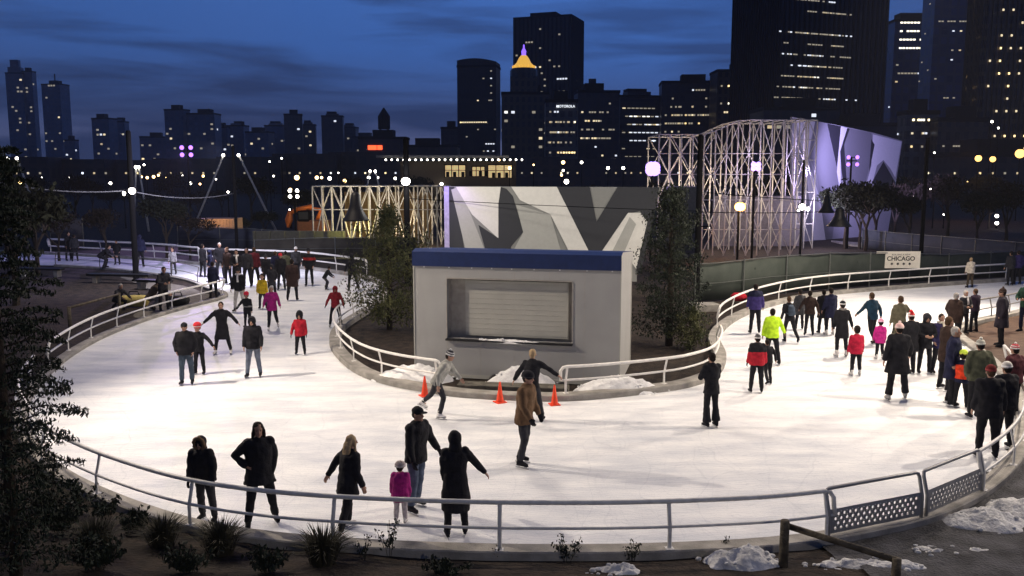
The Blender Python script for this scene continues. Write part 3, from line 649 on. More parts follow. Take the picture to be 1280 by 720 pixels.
# ------------------------------------------------------------------ railings
WHR = mat('rail_white_lit', (0.78, 0.76, 0.72), 0.45, var=0.06, scale=8, spec=0.5, bump=0.05)  # paler copy of the rail paint, stronger light put into its colour
GALV = mat('rail_paint', (0.60, 0.59, 0.57), 0.45, var=0.1, scale=8, metal=0.0, spec=0.5, bump=0.05)
DARKM = mat('dark_metal', (0.02, 0.02, 0.022), 0.5, metal=0.4)
def railing(label, path, z0, inward, step=2.25, H=0.74, kink=0.10, r=0.036, r2=0.026, name='railing', ends=True, group=None, mat_=GALV, lower=0.48):
    """path = foot line of the posts; inward = sign that leans the upper half towards the ice"""
    fine = resample(path, 0.3); top = [Vector((q.x, q.y, z0 + H)) for q in offs(fine, inward * kink)]
    mid = [Vector((q.x, q.y, z0 + H * lower)) for q in offs(fine, inward * kink * 0.10)]
    c = Vector((fine[0].x, fine[0].y, z0)); t = thing(name, label, 'railing', c, 0, group)
    mb = MB()
    pts = [q - c for q in top]
    if ends:
        e0 = (pts[0] - pts[1]).normalized(); e1 = (pts[-1] - pts[-2]).normalized()
        lo0 = mid[0] - c; lo1 = mid[-1] - c
        pts = [lo0 + e0 * 0.14 , lo0.lerp(pts[0], 0.7) + e0 * 0.16, pts[0] + e0 * 0.10 - Vector((0, 0, 0.02))] + pts + [pts[-1] + e1 * 0.10 - Vector((0, 0, 0.02)), lo1.lerp(pts[-1], 0.7) + e1 * 0.16, lo1 + e1 * 0.14]
    mb.tube(pts, r, 10); mb.build('top_rail', mat_, t, smooth=True)
    mb = MB(); m2 = [q - c for q in mid]
    if ends: m2 = [m2[0] + (m2[0] - m2[1]).normalized() * 0.14] + m2 + [m2[-1] + (m2[-1] - m2[-2]).normalized() * 0.14]
    mb.tube(m2, r2, 8); mb.build('mid_rail', mat_, t, smooth=True)
    foot = resample(path, step); ins = offs(foot, inward * kink)
    for a, b_ in zip(foot, ins):
        mb = MB(); a = Vector((a.x, a.y, z0)) - c; b_ = Vector((b_.x, b_.y, z0 + H)) - c
        k = Vector((a.x, a.y, a.z + H * 0.45)); d = Vector((b_.x - a.x, b_.y - a.y, 0))
        tn = Vector((-d.y, d.x, 0)).normalized()
        mb.tube([a, k, k.lerp(b_, 0.5), b_], [(0.035, 0.022)] * 4, 8, side=tn); mb.box(a + Vector((0, 0, 0.006)), (0.13, 0.13, 0.012), math.atan2(d.y, d.x))
        mb.build('post', mat_, t, auto=True, smooth=True)
    return t
def sub(path, a, b): 
    ia = min(range(len(path)), key=lambda i: (path[i] - a).length); ib_ = min(range(len(path)), key=lambda i: (path[i] - b).length)
    return path[ia:ib_ + 1] if ia < ib_ else path[ib_:ia + 1]
def rl(label, path, a, b, sgn, z=0.12, off=0.26, **k):
    s_ = sub(path, G(*a), G(*b)); return railing(label, offs(s_, sgn * off), z, -sgn, **k)
rl('long curved grey front railing following the near edge of the ice', nearp, (52, 482), (1016, 673), sN, r=0.040, step=2.72)
rl('curved pale railing on the left side of the ice beside the gravel', nearp, (285, 371), (72, 459), sN, r=0.042, r2=0.032, mat_=WHR)
rl('grey railing section curving up the right edge of the ice', nearp, (1212, 617), (1244, 466), sN, step=1.9)
rl('small dark grey railing at the right corner behind the standing crowd', nearp, (1196, 409), (1340, 377), sN, off=0.15, step=1.6, ends=False, mat_=mat('rail_dark', (0.16, 0.15, 0.14), 0.5))
rl('long white railing along the far side of the right branch', farp, (1258, 352), (905, 415), sF, step=2.9, r=0.045, r2=0.034, mat_=WHR, H=0.85)
rl('white railing bending round the kerb corner right of the kiosk', farp, (906, 440), (712, 501), sF, step=2.6, z=0.16, r=0.042, r2=0.032, mat_=WHR)
rl('white railing curving round the tree left of the kiosk', farp, (538, 491), (470, 380), sF, step=2.2, z=0.16, r=0.04, r2=0.03, mat_=WHR)
rl('white railing along the back of the left branch behind the crowd', farp, (452, 348), (258, 332), sF, step=3.6, mat_=WHR, r=0.06, r2=0.045, H=0.95)
rl('white railing along the far left stretch of ice', farp, (247, 331), (58, 318), sF, step=4.6, mat_=WHR, r=0.065, r2=0.05, H=1.0)
rl('thin dark railing on the near side of the far left ice', nearp, (250, 355), (74, 332), sI, off=0.15, z=0.10, step=4.0, r=0.022, r2=0.018, ends=False, mat_=mat('rail_dark', (0.16, 0.15, 0.14), 0.5), H=0.8)
# perforated panels
PM = mat('panel_grey', (0.27, 0.27, 0.275), 0.45, var=0.1, scale=5, metal=0.3)
def panel(label, A, B):
    A = Vector((A.x, A.y, 0.13)); B = Vector((B.x, B.y, 0.13)); d = B - A; Ln = d.length; u = d.normalized(); w = Vector((0, 0, 1)); n = u.cross(w)
    t = thing('perforated_barrier', label, 'perforated barrier', A, math.atan2(u.y, u.x), 'perforated railing panels')
    lean = 0.10; H = 0.76
    def Q(x, z, y=0): # local frame, leaning away above the kink toward the ice (+y local is away from the camera side)
        return Vector((x, y + (0 if z < 0.38 else (z - 0.38) / 0.38 * lean), z))
    mb = MB(); mb.tube([Q(0.03, 0), Q(0.03, 0.36), Q(0.03, 0.68), Q(0.05, 0.74), Q(0.10, H), Q(Ln - 0.10, H), Q(Ln - 0.05, 0.74), Q(Ln - 0.03, 0.68), Q(Ln - 0.03, 0.36), Q(Ln - 0.03, 0)], 0.032, 10, side=(0, 1, 0))
    mb.build('frame', GALV if False else PM, t, smooth=True)
    # plate with staggered round holes
    pb = MB(); x0, x1, z0, z1 = 0.06, Ln - 0.06, 0.03, 0.43; rows, cols = 4, 15; cw = (x1 - x0 - 0.10) / (cols + 0.5); ch = (z1 - z0 - 0.08) / rows; th = 0.008; r_ = min(cw, ch) * 0.36; K = 12
    def quad(a0, a1, b0, b1):
        if a1 - a0 < 1e-4: return
        for y in (-th, th): pb.add([Q(a0, b0, y), Q(a1, b0, y), Q(a1, b1, y), Q(a0, b1, y)], [(0, 1, 2, 3)])
    zb = z0 + 0.04; xb = x0 + 0.05
    quad(x0, x1, z0, zb); quad(x0, x1, zb + rows * ch, z1); quad(x0, xb, zb, zb + rows * ch); quad(x1 - 0.05, x1, zb, zb + rows * ch)
    for j in range(rows):
        of = (j % 2) * cw * 0.5; quad(xb, xb + of, zb + j * ch, zb + (j + 1) * ch); quad(xb + of + cols * cw, x1 - 0.05, zb + j * ch, zb + (j + 1) * ch)
        for i in range(cols):
            cx = xb + of + (i + 0.5) * cw; cz = zb + (j + 0.5) * ch; V = []
            for y in (-th, th):
                for q in range(K):
                    a = 2 * math.pi * q / K; ca, sa = math.cos(a), math.sin(a); m_ = max(abs(ca), abs(sa))
                    V.append(Q(cx + ca / m_ * cw / 2, cz + sa / m_ * ch / 2, y))
                for q in range(K):
                    a = 2 * math.pi * q / K; V.append(Q(cx + math.cos(a) * r_, cz + math.sin(a) * r_, y))
            F = []
            for q in range(K):
                q2 = (q + 1) % K; F += [(q, q2, K + q2, K + q), (2 * K + q2, 2 * K + q, 3 * K + q, 3 * K + q2), (K + q, K + q2, 3 * K + q2, 3 * K + q)]
            pb.add(V, F)
    me = bpy.data.meshes.new('perforated_plate'); me.from_pydata([tuple(v) for v in pb.v], [], pb.f); me.materials.append(PM); link('perforated_plate', me, t)
    return t
pp = offs(sub(nearp, G(1018, 673), G(1212, 617)), sN * 0.26); mid_ = resample(pp, (sum((b - a).length for a, b in zip(pp, pp[1:]))) / 2)
panel('perforated grey railing panel, the left one of the pair at the lower right', mid_[0], mid_[0].lerp(mid_[1], 0.985))
panel('perforated grey railing panel, the right one of the pair at the lower right', mid_[0].lerp(mid_[1], 1.015), mid_[2].lerp(mid_[1], 0.02))
# ------------------------------------------------------------------ kiosk
KW = mat('kiosk_panel', (0.32, 0.32, 0.315), 0.6, var=0.05, scale=1.2, bump=0.05, bscale=8)
KS = mat('shutter_panel', (0.38, 0.375, 0.34), 0.6, var=0.04, scale=2)
KB = mat('blue_fascia', (0.008, 0.020, 0.085), 0.5, var=0.1)
KD = mat('recess_dark', (0.34, 0.32, 0.29), 0.7)
SNOW = mat('snow', (0.74, 0.74, 0.75), 0.8, c2=(0.9, 0.9, 0.9), scale=5, bump=0.6, bscale=12)
K0 = G(519, 469); K1 = G(774, 483); kd = (K1 - K0); kd.z = 0; kW = kd.length; kz = math.atan2(kd.y, kd.x)
kio = thing('kiosk', 'large grey panelled kiosk with closed serving hatch and blue roof edge', 'kiosk', (K0.x, K0.y, 0), kz)
kH = P(519, 331, K0.y).z; kDp = 3.0
hx0, hx1, hz0, hz1 = kW * 0.168, kW * 0.775, kH * 0.355, kH * 0.885
mb = MB(); th = 0.12
for c, s_ in (((hx0 / 2, th / 2, kH / 2), (hx0, th, kH)), (((hx1 + kW) / 2, th / 2, kH / 2), (kW - hx1, th, kH)), (((hx0 + hx1) / 2, th / 2, hz0 / 2), (hx1 - hx0, th, hz0)), (((hx0 + hx1) / 2, th / 2, (hz1 + kH) / 2), (hx1 - hx0, th, kH - hz1))): mb.box(c, s_)
mb.build('front_wall', KW, kio)
for sx_ in (th / 2 + 0.003, kW - th / 2 - 0.003): mb = MB(); mb.box((sx_, kDp / 2 + th / 2 + 0.005, kH / 2), (th, kDp - th, kH)); mb.build('side_wall', KW, kio)
mb = MB(); mb.box((kW / 2, kDp - th / 2 + 0.2, kH / 2), (kW, th, kH)); mb.build('back_wall', KW, kio)
mb = MB()
for fx in (0.0, 0.33, 0.66, 1.0):
    if fx in (0.0, 1.0): mb.box((kW * fx, -0.008, kH / 2), (0.035, 0.02, kH))
mb.box((kW / 2, -0.006, 0.05), (kW, 0.02, 0.1)); mb.box((kW + 0.004, kDp, kH / 2), (0.02, 0.05, kH)); mb.build('corner_trim', KS, kio)
mb = MB(); mb.box(((hx0 + hx1) / 2, 0.42, (hz0 + hz1) / 2), (hx1 - hx0 + 0.1, 0.06, hz1 - hz0 + 0.1)); mb.build('recess_back', KD, kio)
mb = MB(); mb.box(((hx0 + hx1) / 2 + 0.16, 0.30, (hz0 + hz1) / 2), (hx1 - hx0 - 0.62, 0.05, hz1 - hz0 - 0.12))
for i in range(11): mb.box(((hx0 + hx1) / 2 + 0.16, 0.272, hz0 + 0.12 + i * (hz1 - hz0 - 0.2) / 10.5), (hx1 - hx0 - 0.66, 0.008, 0.012))
mb.build('shutter', KS, kio)
mb = MB()
mb.box(((hx0 + hx1) / 2, 0.02, hz0 - 0.03), (hx1 - hx0 + 0.06, 0.32, 0.055)); led = mb.build('counter_ledge', DARKM, kio, bevel=0.006)
mb = MB(); mb.box((hx0 - 0.02, 0.2, (hz0 + hz1) / 2), (0.03, 0.44, hz1 - hz0)); mb.box(((hx0 + hx1) / 2, 0.2, hz1 + 0.02), (hx1 - hx0, 0.44, 0.03)); mb.box((hx1 + 0.02, 0.2, (hz0 + hz1) / 2), (0.03, 0.44, hz1 - hz0)); mb.build('hatch_frame', KD, kio)
# roof: blue folded sheet
rf = MB(); e = 0.07; zt = kH + 0.40
prof = [(-e, kH - 0.02), (-e, kH + 0.40), (0.22, kH + 0.47), (kDp + 0.15, zt - 0.15), (kDp + 0.25, kH - 0.02)]
V = [Vector((x, y, z)) for x in (-0.02, kW + 0.02) for y, z in prof]; k = len(prof)
rf.add(V, [(i, (i + 1) % k, (i + 1) % k + k, i + k) for i in range(k)], 0); rf.add(V, [tuple(range(k))[::-1], tuple(range(k, 2 * k))], 1)
rf.build('roof', [KB, KW], kio)
mb = MB()
for i in range(9): mb.box(((i + 0.5) * kW / 9 + 0.1 * math.sin(i), -0.04 - 0.0, kH - 0.045), (0.03, 0.03, 0.03))
mb.build('gutter_clip', SNOW, kio)
mb = MB()
for i in range(1, 6):
    x_ = kW * i / 6
    for a_, c_ in (((0.1, hz0 - .08), 1), ((hz1 + .05, kH - .06), 1)) if hx0 < x_ < hx1 else (((0.1, kH - .06), 1),): mb.box((x_, -.001, (a_[0] + a_[1]) / 2), (.012, .006, a_[1] - a_[0]))
mb.build('panel_seam', KD, kio)
def snowpile(label, c, rx, ry, h, seed=0, cat='snow pile', name='snow_pile', group=None, rough_=0.12, m=SNOW, rz=0):
    mb = MB(); n, k = 46, 15; V = []
    for i in range(k + 1):
        rr = i / k
        for j in range(n):
            a = 2 * math.pi * j / n; edge = 1 + 0.22 * noise.noise(Vector((math.cos(a) * 1.3 + seed * 7, math.sin(a) * 1.3, seed)))
            x, y = math.cos(a) * rr * rx * edge, math.sin(a) * rr * ry * edge
            z = h * (1 - rr ** 1.8) + rough_ * (noise.noise(Vector((x * 2.6 + seed * 3, y * 2.6, seed))) + 0.6 * noise.noise(Vector((x * 8, y * 8, seed))) + 0.35 * noise.noise(Vector((x * 19, y * 19, seed)))) * (1 - rr ** 4)
            V.append(Vector((x, y, z if i < k else -0.06)))
    F = [(i * n + j, i * n + (j + 1) % n, (i + 1) * n + (j + 1) % n, (i + 1) * n + j) for i in range(k) for j in range(n)]
    F += [tuple(range(n))]
    mb.add(V, F)
    for q in range(12):
        a = rng.uniform(0, 6.28); r_ = rng.uniform(0.5, 1.12); s_ = rng.uniform(0.02, 0.06)
        mb.ell((math.cos(a) * rx * r_, math.sin(a) * ry * r_, h * max(0, 1 - r_ ** 1.8) + s_ * 0.4), (s_, s_ * 0.8, s_ * 0.6), 6, 4)
    o = mb.build(name, m, loc=c, smooth=True); o.rotation_euler.z = rz; return tag(o, label, cat, group)
snowpile('white snow heap left of the kiosk front behind the railing', G(517, 474, 0.02), 1.15, 0.6, 0.42, 1)
snowpile('tall white snow heap before the middle of the kiosk', G(650, 480, 0.02), 1.0, 0.45, 0.50, 2)
snowpile('white snow heap right of the kiosk front inside the railing', G(772, 489, 0.02), 1.3, 0.40, 0.42, 3)
snowpile('thin line of snow lying on the kiosk counter ledge', K0 + Vector((math.cos(kz) * kW * 0.47, math.sin(kz) * kW * 0.47 - 0.07, hz0 - 0.004)), 0.95, 0.08, 0.05, 4, rough_=0.03, rz=kz)
SNB = mat('snow_grey', (0.45, 0.45, 0.46), 0.85, c2=(0.66, 0.66, 0.66), scale=4, bump=0.8, bscale=16)
def gpt(px, py, up=0.0):
    r = ray(px, py); t = 4.0
    while t < 60:
        q = Vector((0, 0, CAMH)) + r * t
        if q.z <= bank(q.x, q.y) - 0.03 : return q + Vector((0, 0, up))
        t += 0.04
    return q
for i, (x, y, rx, ry, h, lb) in enumerate(((928, 706, 0.62, 0.42, 0.26, 'lumpy snow mound below the front railing left of the wooden rail'), (768, 716, 0.42, 0.22, 0.10, 'small flat snow patch at the bottom edge of the picture'),
    (1232, 655, 0.75, 0.50, 0.24, 'broken snow heap on the pavement right of the perforated panels'), (1275, 640, 0.6, 0.6, 0.22, 'snow heap at the lower right edge of the picture'), (1085, 706, 0.9, 0.25, 0.07, 'thin gritty snow on the ground behind the wooden rail'), (1180, 690, 0.8, 0.2, 0.05, 'thin snow streak on the dark pavement'))):
    snowpile(lb, gpt(x, y, -0.01), rx, ry, h, 10 + i, m=SNB, rough_=0.10)
# plinth and rubber bar before the kiosk
mb = MB(); a, b_ = G(572, 492, 0), G(712, 497, 0); d = b_ - a; mb.box(((a + b_) / 2 + Vector((0, 0.35, 0.10))), (d.length, 0.5, 0.24), math.atan2(d.y, d.x))
tag(mb.build('stone_step', mat('old_concrete', (0.07, 0.065, 0.055), 0.9, c2=(0.13, 0.12, 0.10), scale=6, bump=0.5), bevel=0.02), 'low dark stone step before the kiosk between two kerbs', 'step')
ba, bb = P(619, 476, 25.1), P(703, 486, 24.3)
bt = thing('barrier_bar', 'black bar with round pads at both ends lying before the snow heap', 'barrier bar', (ba + bb) / 2)
mb = MB(); mb.tube([ba - (ba + bb) / 2, Vector((0, 0, -0.10)), bb - (ba + bb) / 2], 0.035, 8); mb.build('bar', DARKM, bt, smooth=True)
for q in (ba, bb):
    mb = MB(); c = q - (ba + bb) / 2; mb.tube([c + Vector((0, -0.08, 0)), c + Vector((0, -0.06, 0)), c + Vector((0, 0.06, 0)), c + Vector((0, 0.08, 0))], [0.12, 0.19, 0.19, 0.12], 16); mb.build('pad', DARKM, bt, smooth=True)
# cones
CO = mat('cone_orange', (0.85, 0.07, 0.025), 0.5, var=0.05)
def cone(px, py, top, label):
    c = G(px, py); h = P(px, top, c.y).z; s_ = h / 0.72
    t = thing('traffic_cone', label, 'traffic cone', c, rng.uniform(0, 1), 'orange cones before the kiosk', s_)
    mb = MB(); mb.lathe([(0.135, 0.035), (0.125, 0.06), (0.03, 0.69), (0.022, 0.715), (0.012, 0.72)], n=18); mb.build('cone', CO, t, smooth=True)
    mb = MB(); mb.box((0, 0, 0.02), (0.36, 0.36, 0.035)); mb.build('base', CO, t, bevel=0.012)
    mb = MB(); mb.lathe([(0.1045, 0.20), (0.1015, 0.215), (0.0995, 0.215), (0.0995, 0.20)], n=18); mb.build('ridge', CO, t)
cone(531, 495, 470, 'orange cone beside the left kerb end, left of the kiosk'); cone(625, 503, 477, 'orange cone in the middle of the kiosk front'); cone(693, 506, 481, 'orange cone right of the brown jacket skater')
# wooden rail at the front right
WD = mat('weathered_wood', (0.055, 0.045, 0.032), 0.85, c2=(0.12, 0.10, 0.07), scale=7, bump=0.5, bscale=25)
wa = gpt(979, 708); wtop = P(979, 650, wa.y); wb = gpt(1119, 735); wbt = P(1119, 703, wb.y)
wf = thing('wooden_fence', 'low wooden rail with post at the lower right before the perforated panels', 'wooden rail', wa)
mb = MB(); h = wtop.z - wa.z; mb.tube([(0, 0, -0.2), (0, 0, h - 0.02), (0, 0, h)], [0.075, 0.07, 0.055], 10); mb.build('post', WD, wf, smooth=True)
mb = MB(); q = wb - wa; h2 = wbt.z - wb.z; mb.tube([q + Vector((0, 0, -0.2)), q + Vector((0, 0, h2 + 0.06))], [0.075, 0.065], 10); mb.build('post', WD, wf, smooth=True)
mb = MB(); mb.tube([Vector((0.03, 0.03, h - 0.10)), q + Vector((0, 0.03, h2 + 0.02))], [(0.035, 0.05)] * 2, 8); mb.build('rail', WD, wf, smooth=True)
# wooden rail on the left gravel
fa, fb = G(88, 414, -0.03), G(150, 394, -0.03)
wf = thing('wooden_fence', 'weathered wooden rail on the dark bed left of the left railing', 'wooden rail', fa)
for q in (fa, fb):
    mb = MB(); mb.tube([q - fa + Vector((0, 0, -0.1)), q - fa + Vector((0, 0, 0.95))], 0.07, 10); mb.build('post', WD, wf, smooth=True)
mb = MB(); mb.tube([Vector((0, 0, 0.9)), fb - fa + Vector((0, 0, 0.9))], 0.05, 8); mb.build('rail', WD, wf, smooth=True)
# bag, stroller-like black bag and bench
YB = mat('yellow_bag_cloth', (0.62, 0.50, 0.16), 0.6)
def bag(label, px, py, w, h, d, m, name='bag'):
    c = G(px, py, -0.02); t = thing(name, label, 'bag', c, rng.uniform(-.3, .3)); mb = MB()
    mb.tube([(-w / 2, 0, h * 0.45), (-w * 0.42, 0, h * 0.5), (0, 0, h * 0.52), (w * 0.42, 0, h * 0.5), (w / 2, 0, h * 0.45)], [(h * 0.3, d * 0.3), (h * 0.48, d * 0.5), (h * 0.5, d * 0.52), (h * 0.48, d * 0.5), (h * 0.3, d * 0.3)], 14, side=(0, 0, 1)); mb.build('bag_body', m, t, smooth=True)
    mb = MB(); mb.tube([(-w * 0.2, 0, h * 0.95), (-w * 0.14, 0, h * 1.3), (w * 0.14, 0, h * 1.3), (w * 0.2, 0, h * 0.95)], 0.025, 6); mb.build('handle', DARKM, t, smooth=True)
bag('bright yellow bag lying between the crouching people on the left', 168, 384, 1.25, 0.55, 0.45, YB)
bag('black sports bag on the gravel beside the left railing', 223, 383, 0.95, 0.5, 0.45, DARKM)
def bench(label, px, py, w, rz=0):
    c = G(px, py, -0.03); t = thing('stone_bench', label, 'bench', c, rz)
    mb = MB(); mb.box((0, 0, 0.46), (w, 0.5, 0.12)); mb.build('seat', DARKM, t, bevel=0.02)
    for q in (-0.38, 0.38): mb = MB(); mb.box((q * w, 0, 0.2), (0.25, 0.42, 0.4)); mb.build('leg', CONC, t, bevel=0.02)
bench('long dark bench on the left bed below the far left rail', 52, 346, 2.6, -0.1); bench('long dark bench on the gravel left of the standing person', 150, 354, 3.6, -0.12); bench('dark bench at the edge of the gravel path right of the tall pole', 193, 362, 2.0, -0.3)
# ------------------------------------------------------------------ plants
LEAFD = mat('leaf_dark', (0.012, 0.019, 0.010), 0.7, var=0.5, scale=3)
LEAFO = mat('leaf_olive', (0.035, 0.048, 0.016), 0.6, c2=(0.10, 0.10, 0.035), scale=3)
BARK = mat('bark', (0.035, 0.026, 0.02), 0.95, bump=0.6, bscale=25)
GRS = mat('dry_grass', (0.018, 0.018, 0.010), 0.9, c2=(0.040, 0.036, 0.022), scale=4)
def tuft(label, base, h, n, spread, m=GRS, name='grass_clump', group=None):
    mb = MB()
    for i in range(n):
        a = rng.uniform(0, 6.28); r0 = rng.uniform(0, spread * 0.35); l = h * rng.uniform(0.55, 1.1); le = rng.uniform(0.15, 0.9) * spread
        d = Vector((math.cos(a), math.sin(a), 0)); p0 = d * r0; p1 = p0 + d * le * 0.35 + Vector((0, 0, l * 0.6)); p2 = p0 + d * le * 1.0 + Vector((0, 0, l * (1.0 - 0.35 * le / spread)))
        s_ = Vector((-d.y, d.x, 0)) * 0.009
        mb.add([p0 - s_, p0 + s_, p1 + s_, p1 - s_, p2], [(0, 1, 2, 3), (3, 2, 4)])
    o = mb.build(name, m, loc=base); return tag(o, label, 'plant', group)
for i, (x, y, h, n, sp, lb) in enumerate(((118, 690, .62, 420, .55, 'dark spiky grass clump at the far left below the front railing'), (203, 684, .58, 420, .5, 'dark grass clump second from the left below the front railing'), (276, 692, .62, 460, .55, 'dark grass clump under the leaning person in the fur hood'),
                            (404, 705, .66, 480, .55, 'dark grass clump under the front railing left of the blond skater'), (60, 640, .5, 300, .5, 'low dark grass clump under the left conifer'))):
    tuft(lb, gpt(x, y, -0.03), h, n, sp)
def stems(label, px, py, h, n, spread, leaves=9, blob=0.022):
    base = gpt(px, py, -0.03); t = thing('stem_plant', label, 'plant', base); sb, lb = MB(), MB()
    for i in range(n):
        a = rng.uniform(0, 6.28); l = h * rng.uniform(0.6, 1.05); d = Vector((math.cos(a), math.sin(a) * 0.6, 0)) * spread * rng.uniform(.1, 1)
        pts = [d * 0.2, d * 0.5 + Vector((0, 0, l * .5)), d + Vector((0, 0, l))]; sb.tube(pts, 0.004, 4)
        for k in range(leaves):
            f_ = rng.uniform(0.35, 1.0); q = d * f_ + Vector((0, 0, l * f_)); q += Vector((rng.uniform(-.05, .05), rng.uniform(-.05, .05), rng.uniform(-.02, .02)))
            M = Euler((rng.uniform(0, 3), rng.uniform(0, 3), rng.uniform(0, 6))).to_matrix(); s_ = blob * rng.uniform(.6, 1.5)
            lb.add([q + M @ Vector(v) * s_ for v in ((-1, 0, 0), (0, -.6, .2), (1.3, 0, 0), (0, .6, .2))], [(0, 1, 2, 3)])
    sb.build('stem', BARK, t); lb.build('leaves', LEAFD, t)
stems('thin leafy plant poking up in front of the magenta child', 487, 697, .68, 9, .26, 16); stems('bushy small plant on the kerb right of the middle post', 708, 702, .42, 12, .26, 18)
stems('two sprig plant below the railing, right of centre', 790, 702, .36, 6, .16, 14); stems('tiny twig plant below the railing left of the wooden post', 908, 690, .32, 4, .12, 8); stems('leafy plant on the kerb below the blond skater', 455, 700, .40, 6, .2, 12)
stems('ragged leafy shrub at the left kerb by the first post', 96, 640, .62, 14, .4, 18, .035); stems('round leaved shrub at the left kerb by the second post', 132, 652, .50, 12, .32, 18, .035); stems('low leafy plant at the kerb under the left conifer', 52, 618, .6, 14, .4, 18, .035)
stems('slender twig plant at the kerb beneath the long black coat', 620, 700, .34, 4, .14, 8); stems('dark leafy plant far left between the grass clumps', 160, 668, .42, 10, .3, 14, .03)

for lb, x, y, h, n, sp, lv in (('tangled dark shrub at the lower left corner', 22, 690, .7, 40, .55, 26), ('dark shrub on the bank right of the conifer trunk', 78, 668, .6, 36, .5, 24), ('dark low shrub at the bottom edge, far left', 120, 712, .5, 36, .5, 24), ('spreading dark shrub at the bottom edge between grass clumps', 235, 716, .42, 30, .5, 22), ('small dark shrub at the bottom edge left of the middle', 335, 716, .38, 26, .4, 20), ('dark shrub by the kerb at the second post from the left', 172, 664, .42, 26, .36, 20), ('low dark shrub on the bank below the middle post', 560, 716, .22, 20, .4, 16)):
    stems(lb, x, y, h, n, sp, lv, .032)
def crown_mesh(centers, nper, size, name='foliage', droop=0.0, m=None, flat=1.0):
    mb = MB()
    for c, rr in centers:
        for i in range(nper):
            v = Vector((rng.gauss(0, 1), rng.gauss(0, 1), rng.gauss(0, 1) * flat)); v = v.normalized() * rr * rng.random() ** 0.45
            q = c + v; M = Euler((rng.uniform(0, 6), rng.uniform(0, 6), rng.uniform(0, 6))).to_matrix(); s_ = size * rng.uniform(.6, 1.4)
            mb.add([q + M @ Vector(w) * s_ for w in ((-1, 0, 0), (0, -.45, .15), (1, 0, 0), (0, .45, .15))], [(0, 1, 2, 3)])
    return mb
def evergreen(label, base, h, w, n, m, size, name='evergreen_tree', shape=None, cat='tree', group=None, seed=0, per=60):
    t = thing(name, label, cat, base, 0, group); tb = MB(); centers = []
    tb.tube([(0, 0, -0.2), (0.03, 0, h * .4), (-0.02, 0.02, h * .75), (0, 0, h * 0.97)], [h * .022 + .02, h * .016 + .015, h * .010 + .008, .008], 8)
    for i in range(n):
        f_ = (i + .5) / n; zz = h * (0.08 + 0.90 * f_); prof = (shape or (lambda q: math.sin(math.pi * min(1, q * 0.85 + 0.22)) ** 0.7))(f_)
        L_ = w * 0.5 * prof * rng.uniform(0.55, 1.1); a = i * 2.4 + rng.uniform(-.4, .4); d = Vector((math.cos(a), math.sin(a), 0))
        e = d * L_ + Vector((0, 0, zz + L_ * rng.uniform(-.1, .35))); st = Vector((0, 0, zz - L_ * 0.15))
        tb.tube([st, st.lerp(e, .5) + Vector((0, 0, .04)), e], [.016, .011, .004], 5)
        for k in range(3):
            g_ = 0.4 + 0.3 * k; centers.append((st.lerp(e, g_) + Vector((rng.uniform(-.1, .1), rng.uniform(-.1, .1), rng.uniform(-.08, .08))), w * 0.11 * rng.uniform(.7, 1.3)))
    tb.build('trunk', BARK, t, smooth=True); crown_mesh(centers, per, size).build('foliage', m, t); return t
evergreen('bushy evergreen with lit lower leaves left of the kiosk', G(487, 412, -0.03), 4.7, 3.5, 70, LEAFO, 0.055, per=46)
evergreen('tall dark evergreen right of the kiosk in front of the steel frame', G(836, 432, -0.03), 5.6, 2.6, 80, LEAFD, 0.05, per=50, shape=lambda q: (1.05 - .45 * q) * (1 if q < .85 else .6))
evergreen('low olive shrub at the foot of the tall evergreen right of the kiosk', G(862, 437, -0.03), 1.5, 1.5, 26, LEAFO, 0.04, name='shrub', cat='shrub', per=40)
# the near conifer at the left edge
cb = Vector((-6.65, 11.3, bank(-6.65, 11.3) - 0.1))
ct = thing('conifer_tree', 'dark conifer with feathery branches at the left edge of the picture', 'tree', cb)
tb, lf = MB(), MB(); ch = P(10, 178, 11.3).z - cb.z
tb.tube([(0, 0, 0), (0, 0, ch * .5), (0, 0, ch)], [.09, .06, .012], 8)
for i in range(175):
    f_ = i / 175; zz = ch * (0.06 + 0.93 * f_); 
    if rng.random() < (.30 if .25 < f_ < .65 else .1): continue
    L_ = (0.80 * (1 - f_) ** 0.6 + 0.27) * rng.uniform(.7, 1.1)
    a = i * 2.399; d = Vector((math.cos(a), math.sin(a), 0)); pts = [Vector((0, 0, zz)), d * L_ * .5 + Vector((0, 0, zz + L_ * .12)), d * L_ + Vector((0, 0, zz - L_ * .05 + 0.05))]
    tb.tube(pts, [.014, .009, .003], 4); cv = catmull(pts, 5)
    for j in range(2, len(cv)):
        for s_ in (-1, 1):
            l2 = L_ * 0.42 * (1.1 - j / len(cv)) + .07; dd = (d * 0.6 + Vector((-d.y, d.x, 0)) * s_).normalized(); q0 = cv[j]; q1 = q0 + dd * l2 + Vector((0, 0, -l2 * rng.uniform(0, .35)))
            for k in range(10):
                q = q0.lerp(q1, (k + .5) / 10) + Vector((rng.uniform(-.02, .02), rng.uniform(-.02, .02), rng.uniform(-.03, .03))); M = Euler((rng.uniform(0, 6), rng.uniform(0, 6), rng.uniform(0, 6))).to_matrix(); z_ = .027 * rng.uniform(.7, 1.5)
                lf.add([q + M @ Vector(w) * z_ for w in ((-1.2, 0, 0), (0, -.4, 0), (1.2, 0, 0), (0, .4, 0))], [(0, 1, 2, 3)])
tb.build('trunk', BARK, ct, smooth=True); lf.build('foliage', LEAFD, ct)
